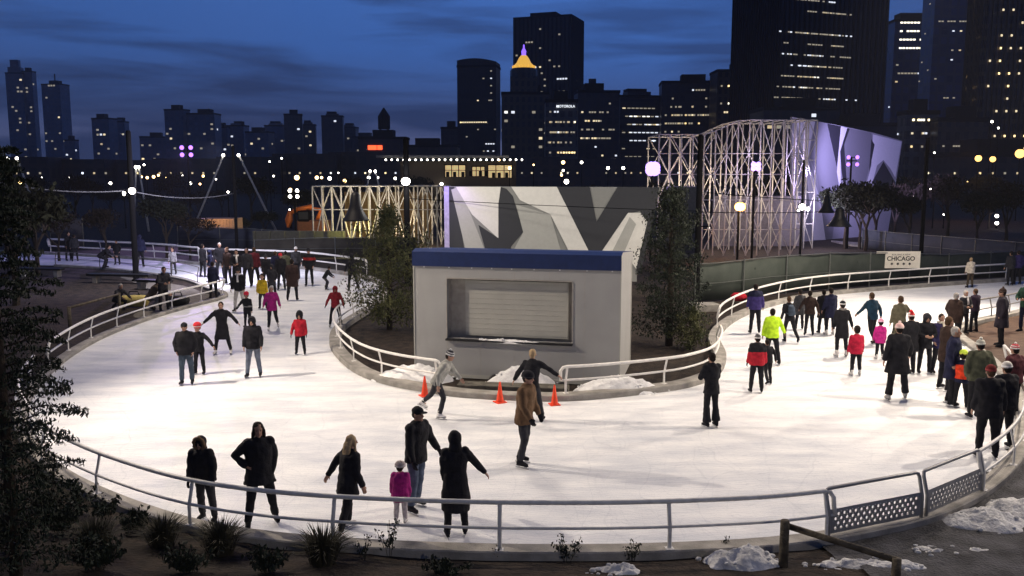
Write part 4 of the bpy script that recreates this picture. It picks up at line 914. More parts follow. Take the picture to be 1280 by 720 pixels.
# ------------------------------------------------------------------ poles, cables, lamps
def emis(name, col, s, sample=False):
    m = mat(name, col, 0.5, emit=col, estr=s)
    if sample: m.cycles.emission_sampling = 'AUTO'
    return m
EW, EWARM, EPUR, EYELO = emis('lamp_white', (1, .93, .82), 9), emis('lamp_warm', (1, .62, .25), 9), emis('lamp_purple', (.42, .18, 1), 2.3), emis('lamp_amber', (1, .56, .16), 2.2)
POLEM = mat('pole_black', (0.004, 0.004, 0.005), 0.85, spec=0.03)
def light(kind, loc, energy, col, target=None, size=0.15, angle=120, blend=0.6):
    d = bpy.data.lights.new('light_source', kind); d.energy = energy; d.color = col
    if kind == 'SPOT': d.spot_size = R(angle); d.spot_blend = blend
    d.shadow_soft_size = size
    o = bpy.data.objects.new('light_source', d); COL.objects.link(o); o.location = loc
    if target is not None: o.rotation_euler = (Vector(target) - Vector(loc)).to_track_quat('-Z', 'Y').to_euler()
    return o
def pole(label, px, top, Y, r=0.13, heads=(), extra=True, base=None):
    q = P(px, top, Y); t = thing('lamp_pole', label, 'pole', (q.x, Y, -0.05)); h = q.z + 0.05
    mb = MB(); mb.lathe([(r * 1.5, 0), (r * 1.5, .12), (r, .16), (r * .85, h - .1), (r * .6, h)], n=12); mb.build('pole_shaft', POLEM, t, smooth=True)
    for (hx, hz, m, rad) in heads:
        w = P(px + hx, hz, Y) - Vector((q.x, Y, -0.05)); mb = MB(); mb.tube([(0, 0, w.z), (w.x, -.1, w.z)], .035, 6); mb.build('arm', POLEM, t)
        mb = MB(); mb.tube([(w.x, -.02, w.z + .02), (w.x, -.22, w.z - .03), (w.x, -.30, w.z - .05)], [rad * .7, rad, rad], 12); hd = mb.build('lamp_head', POLEM, t, smooth=True)
        mb = MB(); mb.ell((w.x, -.31, w.z - .05), (rad * .92, .05, rad * .92), 12, 6); mb.build('lens', m, hd, smooth=True)
    return t
if True:
    pole('tall dark pole at the left with a bright lamp halfway up', 160, 163, 49, .16, ((8, 237, EW, .22), (-2, 240, EW, .10)))
    pole('thin dark pole behind the left crowd', 291, 182, 58, .11)
    pole('tall dark pole rising behind the tree left of the kiosk', 507, 172, 47, .17, ((1, 225, EW, .26),))
    pole('tall dark pole right of the kiosk by the green fence', 876, 168, 40.8, .15, ((9, 283, EW, .01),))
    pole('thin dark pole by the far right banner', 1160, 172, 51.5, .12, ((0, 235, EW, .04),))
    pole('thin dark pole beside the scaffold at the right', 1005, 200, 60, .09, ((-4, 257, EW, .26), (3, 260, EW, .15), (-9, 262, EW, .08)))
mb = MB(); q = G(883, 386, 0); mb.box((0, 0, .14), (1.2, .8, .34), .2); tag(mb.build('concrete_block', CONC, loc=G(880, 388, -0.03), bevel=.03), 'pale concrete block at the foot of the pole right of the kiosk', 'block')
mb = MB(); mb.tube([(-.35, 0, .2), (-.2, 0, .22), (.2, 0, .22), (.35, 0, .2)], [.1, .2, .2, .1], 10); tag(mb.build('red_bag', cloth(RED), loc=G(923, 377, .1), smooth=True), 'red bag behind the white railing at the bend', 'bag')
def cable(label, pts, r=.018, sag=.35, m=POLEM):
    mb = MB()
    for a, b_ in zip(pts, pts[1:]):
        seg_ = [a.lerp(b_, i / 14) - Vector((0, 0, sag * 4 * (i / 14) * (1 - i / 14))) for i in range(15)]; mb.tube(seg_, r, 5)
    o = mb.build('cable', m); return tag(o, label, 'cable', 'overhead cables')
CBM = mat('cable_grey', (.12, .12, .13), .5)
cable('overhead cable running from the left edge to the first tall pole', [P(-40, 220, 44), P(160, 238, 49), P(291, 242, 58)], m=CBM, r=.03)
cable('overhead cable crossing in front of the striped wall', [P(507, 248, 47), P(876, 264, 40.8)], sag=.05)
cable('overhead cable from the kiosk pole toward the bell lamps', [P(876, 265, 40.8), P(1075, 262, 48)], sag=.1)
cable('higher overhead cable right of the kiosk pole', [P(876, 240, 40.8), P(1080, 252, 60)], sag=.1)
BELL = mat('bell_black', (.008, .008, .01), .5)
def bell(label, px, top, bot, wpx, Y):
    a, b_ = P(px, top, Y), P(px, bot, Y); h = a.z - b_.z; w = wpx / FOC * Y / 2
    t = thing('bell_lamp', label, 'hanging lamp', (a.x, Y, b_.z)); mb = MB()
    mb.lathe([(w, 0), (w * .96, h * .05), (w * .62, h * .30), (w * .42, h * .55), (w * .34, h * .9), (w * .15, h)], n=18); mb.build('shade', BELL, t, smooth=True)
    mb = MB(); mb.tube([(0, 0, h), (0, 0, h + .25)], .03, 6); mb.build('hanger', BELL, t)
bell('dark bell shaped lamp hanging left of the kiosk tree', 444, 240, 276, 34, 44); bell('dark bell shaped lamp, smaller one of the pair at the right', 1034, 244, 266, 20, 50); bell('dark bell shaped lamp, larger one of the pair at the right', 1050, 259, 283, 30, 48)
# ------------------------------------------------------------------ fences
FG = mat('green_screen', (.035, .045, .038), .8, c2=(.055, .066, .056), scale=1.2, bump=.2, bscale=3)
FB = mat('blue_screen', (.028, .035, .055), .8, c2=(.045, .052, .075), scale=1.2, bump=.2)
FP = mat('fence_steel', (.16, .17, .16), .5, metal=.5)
def fence(label, pts, tops, m, step=3.0):
    n = len(pts); c = pts[0].copy(); t = thing('screen_fence', label, 'fence', c); mb = MB()
    seg_ = []
    for i in range(n - 1):
        k = max(2, int((pts[i + 1] - pts[i]).length / .6))
        for j in range(k): seg_.append((pts[i].lerp(pts[i + 1], j / k), tops[i] + (tops[i + 1] - tops[i]) * j / k))
    seg_.append((pts[-1], tops[-1])); V = []
    for i, (q, h) in enumerate(seg_):
        w = .03 * math.sin(i * 1.7) + .02 * math.sin(i * .6); 
        for z, y in ((.05, w), (h * .5, w * 1.6), (h - .05, w)): V.append(q - c + Vector((0, y, z)))
        for z, y in ((h - .05, w + .015), (h * .5, w * 1.6 + .015), (.05, w + .015)): V.append(q - c + Vector((0, y, z)))
    k = len(seg_); F = [(i * 6 + a, (i + 1) * 6 + a, (i + 1) * 6 + (a + 1) % 6, i * 6 + (a + 1) % 6) for i in range(k - 1) for a in range(6)]
    mb.add(V, F); mb.build('screen', m, t, smooth=True)
    fp = resample([q for q, _ in seg_], step); hts = [min(seg_, key=lambda s_: (s_[0] - q).length)[1] for q in fp]
    for q, h in zip(fp, hts):
        mb = MB(); mb.tube([q - c + Vector((0, -.07, 0)), q - c + Vector((0, -.07, h + .06))], .035, 6); mb.build('post', FP, t)
    mb = MB(); mb.tube([q - c + Vector((0, -.05, h)) for q, h in seg_], .022, 5); mb.tube([q - c + Vector((0, -.07, h * .48)) for q, h in seg_], .014, 5); mb.build('wire_rail', FP, t)
    return t
def ft(pxs, z=0): return [G(x, y, z) for x, y in pxs]
fpx = [(868, 378), (900, 376), (960, 369), (1040, 362), (1110, 356), (1180, 351), (1262, 347), (1330, 343)]; tpx = [330, 328, 321, 316, 316, 318, 314, 312]
fp_ = ft(fpx); fence('long green screened site fence behind the right branch of the ice', fp_, [P(x, t_, q.y).z for (x, _), t_, q in zip(fpx, tpx, fp_)], FG)
def fenceY(label, pxs, Y, m, step=3): 
    pts = []; hs_ = []
    for x, t_ in pxs:
        y_ = Y if not isinstance(Y, (list, tuple)) else Y[len(pts)]
        q = P(x, t_, y_); pts.append(Vector((q.x, y_, 0))); hs_.append(q.z)
    return fence(label, pts, hs_, m, step)
fenceY('blue grey screened fence beyond the green one at the right', [(1078, 286), (1120, 291), (1200, 297), (1275, 303), (1330, 306)], [70, 66, 60, 56, 54], FB)
fenceY('dark blue screened fence behind the far left rail', [(222, 283), (300, 285), (380, 290)], 68, FB)
fenceY('dark screened fence behind the back crowd left of the tree', [(318, 300), (400, 297), (520, 296)], 62, mat('brown_screen', (.05, .045, .035), .85, var=.3, scale=.8))
fenceY('grey screen panel fence at the far left', [(62, 271), (103, 274)], 70, mat('pale_screen', (.11, .10, .10), .8))
# second white rail far right
a_, b_ = P(1098, 289, 72), P(1290, 309, 58)
railing('white railing on the raised path at the far right', [Vector((a_.x, a_.y, 0)).lerp(Vector((b_.x, b_.y, 0)), i / 8) for i in range(9)], b_.z - 1.0, 1, step=3.4, H=1.0, kink=.05, r=.06, r2=.04, ends=False)
mb = MB(); mb.prism([(a_.x - 2, a_.y + .4), (b_.x + 3, b_.y + .4), (b_.x + 3, b_.y + 5), (a_.x - 2, a_.y + 5)], -.1, b_.z - 1.0); struct(mb.build('raised_path', CONC))
# banner
BN = mat('banner_cloth', (.80, .76, .66), .7, var=.05); INK = mat('banner_ink', (.02, .018, .016), .7)
bq = G(1124, 354); bY = bq.y - .75; bl, br_ = P(1095, 314, bY), P(1153, 336, bY - .4)
bw, bh = br_.x - bl.x, bl.z - br_.z; bc = Vector(((bl.x + br_.x) / 2, bY - .1, (bl.z + br_.z) / 2))
bn = thing('banner', 'cream banner reading CHICAGO with four stars on the green fence', 'banner', bc, 0)
mb = MB(); mb.box((0, .02, 0), (bw, .02, bh)); mb.build('cloth', BN, bn)
RX = Matrix.Rotation(math.pi / 2, 4, 'X')
text_mesh('BUILDING A NEW', bh * .135, INK, .003, 'lettering', bn, Matrix.Translation((bw * .06, .006, bh * .30)) @ RX)
text_mesh('CHICAGO', bh * .36, INK, .003, 'lettering', bn, Matrix.Translation((bw * .06, .006, bh * .06)) @ RX, bold=.008)
for i in range(4):
    mb = MB(); cx = bw * (-.14 + .135 * i); cz = -bh * .24; st = [(cx + math.sin(k * math.pi / 6) * (bh * .105 if k % 2 == 0 else bh * .05), cz + math.cos(k * math.pi / 6) * (bh * .105 if k % 2 == 0 else bh * .05)) for k in range(12)]
    V = [Vector((x, y, z)) for y in (.004, .009) for x, z in st] + [Vector((cx, .004, cz))]; mb.add(V, [(k, (k + 1) % 12, 24) for k in range(12)] + [(k, (k + 1) % 12, (k + 1) % 12 + 12, k + 12) for k in range(12)]); mb.build('star', INK, bn)
# ------------------------------------------------------------------ striped walls
def shard_wall(label, Y, outline, shards, cols, thick=.5, name='striped_wall', Yf=None, base=True):
    x0_, y0_, sl_ = Yf or (0, Y, 0)
    def q(x, y, o=0):
        r = ray(x, y); t_ = (y0_ - sl_ * x0_) / (r.y - sl_ * r.x); return Vector((r.x * t_, r.y * t_ - o, CAMH + r.z * t_))
    pts = [q(x, y) for x, y in outline]; c = Vector((pts[0].x, pts[0].y, 0)); t = thing(name, label, 'wall', c)
    mb = MB(); n = len(pts); fr = [v - c for v in pts]; bk = [v + Vector((0, thick, 0)) for v in fr]
    tr = tessellate_polygon([[Vector((v.x, v.z, 0)) for v in fr]]); mb.add(fr + bk, [x for x in tr] + [tuple(i + n for i in x) for x in tr] + [(i, (i + 1) % n, (i + 1) % n + n, i + n) for i in range(n)])
    mb.build('wall', cols[0], t)
    for k, (ci, sh) in enumerate(shards):
        o = .008 + .006 * k; sp = [q(x, y, o) - c for x, y in sh]; m_ = len(sp); mb = MB()
        tr = tessellate_polygon([[Vector((v.x, v.z, 0)) for v in sp]]); bkp = [v + Vector((0, .003, 0)) for v in sp]
        mb.add(sp + bkp, [x for x in tr] + [(i, (i + 1) % m_, (i + 1) % m_ + m_, i + m_) for i in range(m_)]); mb.build('painted_stripe', cols[ci], t)
    return t
W0, W1, W2, W3 = mat('wall_mid_grey', (.20, .195, .18), .8, var=.03), mat('wall_pale', (.58, .55, .50), .8, var=.03), mat('wall_dark', (.030, .030, .034), .8, var=.03), mat('wall_grey', (.33, .32, .29), .8, var=.03)
shard_wall('angular wall painted in grey, black and pale stripes behind the kiosk', 46, [(556, 233), (826, 234), (812, 290), (796, 345), (796, 352), (556, 352)],
    [(2, [(560, 233.5), (568, 233.5), (582, 320), (560, 320)]), (3, [(564, 237), (575, 233.5), (609, 320), (584, 320)]), (1, [(570, 233.5), (627, 233.5), (623, 298), (590, 268)]), (2, [(598, 281), (623, 297.5), (627, 320), (609, 320)]),
     (2, [(626, 233.5), (633, 236), (641, 245), (654, 290), (639, 308), (636, 320), (623, 320), (623, 255)]), (3, [(645, 256), (688, 268), (703, 320), (638, 320), (654, 290)]), (1, [(639, 233.5), (696, 233.5), (740, 320), (714, 320), (688, 268), (650, 250)]),
     (2, [(696, 233.5), (737, 233.5), (745.6, 277), (772, 233.5), (825, 234), (806, 262), (783, 268), (748, 320), (739, 320)]), (1, [(748, 320), (785, 266), (800, 266), (809, 277), (795, 336), (784, 320)]), (3, [(762, 320), (787, 271), (795, 280), (778, 320)]), (2, [(800, 264), (824, 236), (813, 290), (799, 345), (795, 336), (809, 277)])], [W0, W1, W2, W3])
mb = MB(); a, b_ = P(555, 233, 45.9), P(562, 320, 45.9); mb.box(((a.x + b_.x) / 2, 46.15, a.z / 2), (b_.x - a.x, .6, a.z)); tag(mb.build('wall_end', mat('wall_lavender_lit', (.32, .28, .45), .8)), 'narrow left end face of the striped wall, coloured as if lit lavender', 'wall')  # lavender base stands in for purple light on the end face
L0, L1, L2, L3 = mat('lav_base', (.26, .26, .28), .8, var=.03), mat('lav_pale', (.66, .65, .68), .8, var=.03), mat('lav_dark', (.02, .02, .028), .8, var=.03), mat('lav_grey', (.17, .17, .19), .8, var=.03)
yfp = (P(990, 200, 76).x, 76, .8)
shard_wall('tall angular striped wall lit purple beside the scaffold', 76, [(990, 146), (1050, 157), (1092, 166), (1128, 176), (1122, 215), (1110, 290), (1108, 304), (990, 306)],
    [(1, [(995, 149), (1019, 152), (1014, 174), (1010, 200), (1025, 249), (1032, 300), (1017, 300), (1008, 219), (1001, 181)]), (3, [(1019, 152), (1034, 154.5), (1046, 207), (1049, 237), (1040, 300), (1032, 300), (1021, 219), (1012, 196)]), (2, [(1034, 154.5), (1051, 158), (1047, 200), (1046, 209)]),
     (1, [(1051, 158), (1059, 160), (1050, 189), (1051, 222), (1050, 240), (1046, 215)]), (2, [(1059, 160), (1062, 161), (1055, 181), (1059, 219), (1055, 235), (1052, 215), (1050, 189)]), (3, [(1062, 161), (1089, 166), (1091, 181), (1085, 215), (1077, 245), (1059, 235), (1055, 181)]),
     (1, [(1091, 168), (1127, 177), (1119, 222), (1113, 211), (1104, 200), (1096, 207), (1089, 235), (1080, 240), (1089, 207)]), (2, [(1089, 174), (1093, 181), (1088, 207), (1086, 215)]), (2, [(1104, 202), (1119, 228), (1115, 256), (1096, 247), (1091, 225)])], [L0, L1, L2, L3], name='purple_striped_wall', Yf=yfp)
# ------------------------------------------------------------------ steel scaffolds
SC = mat('scaffold_white', (.34, .33, .31), .5, metal=.1, var=.1)
def member(nm, t, c, a, b_, r, m=SC):
    mb = MB(); mb.tube([a - c, b_ - c], r, 5, side=(0, 0, 1) if abs((b_ - a).normalized().z) < .9 else (1, 0, 0)); return mb.build(nm, m, t)
def scaffold(label, xs, tops, levels, bot, Y, dY, r, name='steel_frame', zig=1):
    c = Vector((P(xs[0], bot, Y).x, Y, 0)); t = thing(name, label, 'steel frame', c)
    for lay, yy in enumerate((Y, Y + dY)):
        col = []
        for x, tp in zip(xs, tops):
            top_ = P(x, tp, Y); bx = Vector((top_.x, yy, 0)); tv = Vector((top_.x, yy, top_.z)); col.append((bx, tv))
            member('post', t, c, bx, tv, r)
        zl = [0.05] + [P(xs[0], l, Y).z for l in levels]
        for i in range(len(col) - 1):
            (b0, t0), (b1, t1) = col[i], col[i + 1]
            member('beam', t, c, t0, t1, r * .8)
            for k in range(len(zl)):
                z0 = zl[k]; z1 = zl[k + 1] if k + 1 < len(zl) else min(t0.z, t1.z)
                if z1 > max(t0.z, t1.z) : z1 = min(t0.z, t1.z)
                if z0 >= z1 - .3: continue
                if k and lay == 0: member('beam', t, c, Vector((b0.x, yy, z0)), Vector((b1.x, yy, z0)), r * .7)
                if (i + k + lay) % 2 == 0: member('brace', t, c, Vector((b0.x, yy, z0)), Vector((b1.x, yy, min(z1, t1.z))), r * .65)
                else: member('brace', t, c, Vector((b0.x, yy, min(z1, t0.z))), Vector((b1.x, yy, z0)), r * .65)
        if lay == 0: first = col
    for (b0, t0), (b1, t1) in zip(first, col): member('cross_beam', t, c, t0, t1, r * .7)
    return t
xs = [824 + i * 14.2 for i in range(14)]
tp = [168 if x < 885 else max(150, 168 - (x - 885) * .45) for x in xs]
scaffold('tall white steel scaffold right of the kiosk, curved up at its right end', xs, tp, [287, 250, 218, 192], 318, 64, 5, .052)
scaffold('narrow white steel scaffold in front of the purple wall', [1000, 1011, 1022], [148, 150, 150], [280, 240, 200, 175], 316, 70, 3, .05)
xs = [390 + i * 12 for i in range(15)]
scaffold('long low white steel scaffold left of the striped wall', xs, [233] * 15, [262], 303, 70, 4, .062)
mb = MB(); a, b_ = P(893, 245, 72), P(1000, 312, 72); mb.box(((a.x + b_.x) / 2, 72.2, a.z / 2), (b_.x - a.x, .3, a.z)); tag(mb.build('grey_wall', mat('dim_wall', (.13, .12, .14), .8)), 'plain grey wall behind the lower part of the right scaffold', 'wall')
mb = MB(); a, b_ = P(836, 232, 60), P(872, 320, 60); mb.box(((a.x + b_.x) / 2, 60.4, a.z * .5), (b_.x - a.x, 1.2, a.z * .98), .1); tag(mb.build('tarpaulin_stack', mat('tarp_grey', (.10, .10, .105), .8), bevel=.2), 'grey covered block behind the tall dark evergreen', 'covered stack')
# long dim mound and wall left
mb = MB()
for (x0, x1, tp_, Y, lb, m) in ((432, 540, 240, 78, 'ochre panel wall lit from below inside the left scaffold', mat('ochre_wall', (.10, .065, .03), .8)), (318, 430, 289, 66, 'low grey concrete wall before the excavator', mat('dim_conc', (.10, .095, .07), .9)), (246, 292, 272, 72, 'pale site container lit orange behind the thin pole', mat('container', (.40, .26, .16), .7))):
    a, b_ = P(x0, tp_, Y), P(x1, tp_, Y); mb = MB(); w = b_.x - a.x
    if 'container' in lb:
        t = thing('site_container', lb, 'container', (a.x + w / 2, Y, 0)); mb.box((0, 1.2, a.z - 0.9), (w, 2.4, 1.6)); mb.build('box_body', m, t, bevel=.04); mb = MB(); mb.box((0, 1.2, (a.z - 1.7) / 2), (w * .95, 2.2, a.z - 1.7)); mb.build('lower_stack', POLEM, t)
        mb = MB(); [mb.box((-w / 2 + (i + .5) * w / 12, -.02, a.z - .9), (.06, .06, 1.5)) for i in range(12)]; mb.build('rib_panel', m, t)
    else:
        mb.box((0, .2, a.z / 2), (w, .4, a.z)); [mb.box((-w / 2 + i * w / 6, 0, a.z / 2 + .02), (.14, .5, a.z)) for i in range(7)]; tag(mb.build('panel_wall', m, loc=(a.x + w / 2, Y, 0)), lb, 'wall')
# excavator
EO = mat('machine_orange', (.55, .14, .015), .5)
e0 = P(392, 303, 77); ex = thing('excavator', 'orange excavator with raised boom behind the left scaffold', 'excavator', (e0.x, 77, 0)); s_ = 77 / FOC
pt = lambda x, y: Vector(((x - 392) * s_, 0, P(x, y, 77).z))
mb = MB(); [mb.tube([Vector((-1.4, y, .35)), Vector((1.4, y, .35))], [(.35, .25)] * 2, 10) for y in (-.9, .9)]; mb.build('track', POLEM, ex)
mb = MB(); mb.box((0.1, 0, 1.35), (2.6, 1.9, 1.1)); mb.build('machine_body', mat('machine_dark', (.12, .05, .02), .6), ex, bevel=.12)
mb = MB(); mb.box((-.6, -.5, 2.2), (1.0, .9, 1.0)); cab = mb.build('cab', POLEM, ex, bevel=.08); mb = MB(); mb.box((-.6, -.97, 2.3), (.8, .03, .6)); mb.build('cab_window', mat('glass_dark', (.03, .035, .04), .1), cab)
mb = MB(); mb.tube([Vector((0.3, 0, 1.7)), pt(402, 262), pt(383, 260)], [.2, .2, .17], 8); mb.build('boom', EO, ex, smooth=True)
mb = MB(); mb.tube([pt(392, 258), pt(372, 262), pt(362, 268)], [.2, .22, .16], 8); mb.build('stick', EO, ex, smooth=True)
mb = MB(); mb.tube([pt(364, 264), pt(362, 275), pt(361, 284)], [(.2, .3), (.35, .45), (.1, .4)], 8); mb.build('bucket', EO, ex)
# ------------------------------------------------------------------ flood clusters, lamps
def flood(label, px, py, Y, dpx, m, rpx, grp=None, n=4, poleh=True):
    q = P(px, py, Y); s_ = Y / FOC; t = thing('floodlight_cluster', label, 'floodlight', (q.x, Y, 0)); mb = MB(); mb.tube([(0, .3, -.1), (0, .3, q.z + .3)], .08, 8); mb.build('mast', POLEM, t)
    mb = MB(); mb.box((0, .25, q.z), (dpx * 2.4 * s_, .08, .08)); mb.box((0, .25, q.z + dpx * .8 * s_), (dpx * 2.4 * s_, .08, .06)); mb.build('crossbar', POLEM, t)
    for i in range(n):
        x, z = ((-1, 1), (1, 1), (-1, -1), (1, -1))[i]; c = Vector((x * dpx * s_, 0, q.z + z * dpx * .8 * s_)); r_ = rpx * s_
        mb = MB(); mb.tube([c + Vector((0, .25, 0)), c + Vector((0, .02, 0)), c], [r_ * .6, r_, r_], 12); hd = mb.build('lamp_head', POLEM, t, smooth=True); mb = MB(); mb.ell(c - Vector((0, .01, 0)), (r_ * .95, .06, r_ * .95), 12, 6); mb.build('lens', m, hd, smooth=True)
    return t
flood('four purple floodlights on a mast over the left skyline', 233, 189, 80, 5.5, EPUR, 2.9); flood('four lavender floodlights before the purple wall', 1066, 201, 70, 5.5, EPUR, 2.6)
flood('dazzling purple white floodlight cluster at the left end of the scaffold', 816, 211, 60, 2.2, emis('lamp_dazzle', (.46, .30, 1), 2.4), 7.5); flood('purple white floodlights inside the right scaffold', 945, 208, 62, 3, emis('lamp_dazzle', (.46, .30, 1), 2.4), 3.6)
flood('four small white floodlights above the excavator', 367, 242, 75, 4.5, EW, 2.4)
flood('amber work light glowing in the lower scaffold', 925, 260, 61, 2, EYELO, 5.5, n=2)
def street(px, py, Y, rpx, m, label, group, head='globe'):
    q = P(px, py, Y); s_ = Y / FOC; t = thing('street_lamp', label, 'street lamp', (q.x, Y, 0), 0, group)
    mb = MB(); h = q.z - rpx * s_; mb.lathe([(.09, 0), (.07, .5), (.05, h * .9), (.05, h)], n=6); mb.build('pole_shaft', POLEM, t)
    mb = MB(); mb.ell((0, 0, q.z), rpx * s_, 10, 7); mb.build('lamp_globe', m, t, smooth=True)
    mb = MB(); mb.lathe([(rpx * s_ * .5, q.z + rpx * s_ * .9), (.02, q.z + rpx * s_ * 1.3)], n=8); mb.build('cap', POLEM, t)
LW = 'small white globe street lamp in the row on the dark horizon'; LA = 'small warm yellow street lamp in the row on the dark horizon'
whites = [(5, 225, 1.9), (52, 222, .9), (86, 222, .9), (138, 229, 1.8), (180, 206, 1.3), (228, 219, .8), (238, 229, 1.9), (270, 224, 1), (285, 240, 1.4), (293, 219, 1), (337, 202, 1.1), (352, 198, 1.1), (342, 220, 1.2), (362, 262, 1.1), (412, 223, 2.2), (423, 216, .9), (461, 222, 2), (472, 222, 1.6), (494, 223, 1.7), (525, 222, 1.8), (527, 230, 2.2), (551, 222, 2.2), (552, 230, 2.0), (602, 226, 3.6), (622, 221, 1.2), (708, 227, 3.0), (760, 210, 2.0), (779, 210, 2.0), (704, 213, 1.4), (727, 203, 1.8), (1168, 191, 1.2), (1187, 228, 1.3), (1232, 229, 1.5), (1248, 160, 1.2), (1246, 270, 2.2), (1246, 279, 2.2), (1140, 238, 1.6), (1141, 245, 1.2), (1240, 152, 1.5), (1112, 250, 1.6), (1180, 268, 1.2), (1265, 230, 1), (64, 240, 1), (155, 243, 1.6)]
warms = [(25, 228, 1.8), (177, 221, 1.3), (184, 222, 1.6), (192, 221, 1.8), (198, 219, 1.4), (208, 222, 1.0), (250, 230, 1.3), (254, 220, 1.5), (371, 222, 3.0), (363, 237, 1.9), (396, 222, 2.2), (402, 222, 1.6), (431, 226, 2.2), (617, 210, 2.5), (637, 210, 2.0), (624, 200, 1.2), (704, 203, 2.2), (702, 219, 1.4), (667, 206, 1.0), (1118, 232, 1.3), (1150, 230, 1.0), (1168, 241, 1.0), (1210, 227, 1.2), (1080, 244, 1.2), (1094, 248, 1.4), (1028, 250, 1.2)]
for i, (x, y, r_) in enumerate(whites): street(x, y, 120 + (i * 37) % 90 if y < 235 else 95, r_, EW, LW, 'white lamps on the horizon')
for i, (x, y, r_) in enumerate(warms): street(x, y, 115 + (i * 29) % 80 if y < 235 else 95, r_, EWARM, LA, 'warm lamps on the horizon')
for x, y, r_, lb in ((1223, 198, 4.0, 'left of two bright amber street lamps at the right'), (1241, 199, 3.6, 'right of two bright amber street lamps near each other'), (1275, 192, 5.6, 'largest glowing amber street lamp at the right edge')): street(x, y, 110, r_, EYELO, lb, None)
# A-frame masts
AF = mat('mast_pale', (.45, .45, .43), .5)
for (x, tp_, bt_, hw, Y, lb) in ((289, 194, 245, 27, 90, 'pale splayed mast pair, left of the crowd pole'), (16, 198, 226, 16, 90, 'pale splayed mast pair at the far left edge'), (466, 214, 224, 9, 110, 'small pale splayed masts above the left scaffold'), (172, 209, 226, 5, 90, 'short pale tilted masts beside the tall left pole')):
    q = P(x, tp_, Y); s_ = Y / FOC; t = thing('splayed_mast', lb, 'mast', (q.x, Y, 0)); 
    for s2 in (-1, 1):
        f_ = q.z / max(.5, q.z - P(x, bt_, Y).z); mb = MB(); mb.tube([Vector((s2 * hw * .35 * s_, 0, q.z)), Vector((s2 * hw * .35 * s_ + s2 * hw * s_ * min(f_, 1.6), 0, 0))], [.09, .12], 8); mb.build('mast_leg', AF, t, smooth=True)
        mb = MB(); mb.ell((s2 * hw * .35 * s_, -.1, q.z), .16, 8, 5); mb.build('lamp', EW, t, smooth=True)
# ------------------------------------------------------------------ dark trees of the park
BT = mat('leaf_night', (.012, .015, .009), .9, var=.5, scale=.6)
BRN = mat('twig_brown', (.022, .015, .010), .95, var=.4, scale=.6)
def bare_proto(kind):
    t = thing('park_tree', 'x', 'tree', (0, 0, 0)); tb = MB(); centers = []
    def grow(p0, d, l, r_, dep):
        p1 = p0 + d * l; tb.tube([p0, p0.lerp(p1, .5) + Vector((rng.uniform(-1, 1), rng.uniform(-1, 1), 0)) * l * .05, p1], [r_, r_ * .8, r_ * .6], 5)
        if dep == 0: centers.append((p1, .75)); return
        for k in range(3 if dep > 1 else 2):
            nd = (d + Vector((rng.uniform(-1, 1), rng.uniform(-1, 1), rng.uniform(-.2, .5))) * .75).normalized(); grow(p1, nd, l * rng.uniform(.6, .8), r_ * .6, dep - 1)
    grow(Vector((0, 0, 0)), Vector((0, 0, 1)), 1.8, .16, 4)
    tb.build('trunk', BARK, t); crown_mesh(centers, 16 if kind else 30, .16).build('crown', BRN if kind else BT, t); return t
protos = [bare_proto(0), bare_proto(0), bare_proto(1), bare_proto(1)]; used = [False] * 4
zmax = [max((v.co.z for v in pr.children[0].data.vertices)) for pr in protos]
tl = []
for i in range(46):
    x = 5 + i * 27.6 + rng.uniform(-9, 9)
    if 545 < x < 800: top_ = 236 + rng.uniform(-6, 6); Y = rng.uniform(85, 110)
    elif x > 1010: top_ = rng.uniform(205, 240); Y = rng.uniform(88, 115)
    else: top_ = rng.uniform(214, 240); Y = rng.uniform(95, 140)
    tl.append((x, top_, Y))
tl += [(1086, 222, 68), (1060, 226, 70), (1190, 215, 75), (1225, 235, 70), (1262, 225, 72), (1140, 240, 72), (205, 245, 62), (130, 258, 62), (235, 262, 63), (40, 236, 52), (8, 222, 40), (70, 262, 60), (330, 262, 80), (300, 270, 75), (1098, 232, 74), (1122, 228, 78), (1078, 238, 70)]
sides = ['far left', 'left', 'left of centre', 'centre', 'right of centre', 'right', 'far right']
for i, (x, top_, Y) in enumerate(tl):
    k = i % 4 if not used[i % 4] else rng.randrange(4)
    pr = protos[k]; o = pr if not used[k] else copy_tree(pr); used[k] = True
    q = P(x, top_, Y); o.location = (q.x, Y, -.1); s_ = max(.3, (q.z + .1) / zmax[k]); o.scale = (s_ * 1.1, s_ * 1.1, s_); o.rotation_euler.z = rng.uniform(0, 6.28)
    if i < 46: tag(o, 'dark bare park tree standing in the unlit row beyond the site', 'tree', 'dark trees beyond the ice rink')
    else: tag(o, ['bushy tree before the purple wall', 'tree left of the bush before the purple wall', 'dark tree behind the right hand banner', 'dark tree near the far right path', 'dark tree at the far right edge beyond the path', 'dark tree right of the purple wall', 'dark tree right of the tall left pole', 'dark tree left of the tall left pole', 'dark tree before the blue grey fence at left', 'tall dark tree at the far left behind the conifer', 'tallest dark tree at the left picture edge', 'dark tree beside the grey screen panel', 'dark tree above the back crowd', 'dark tree behind the thin left pole', 'dark tree hiding the foot of the purple wall', 'dark tree at the right end of the purple wall', 'low dark tree beside the bell lamps'][i - 46], 'tree', 'dark trees beyond the ice rink')
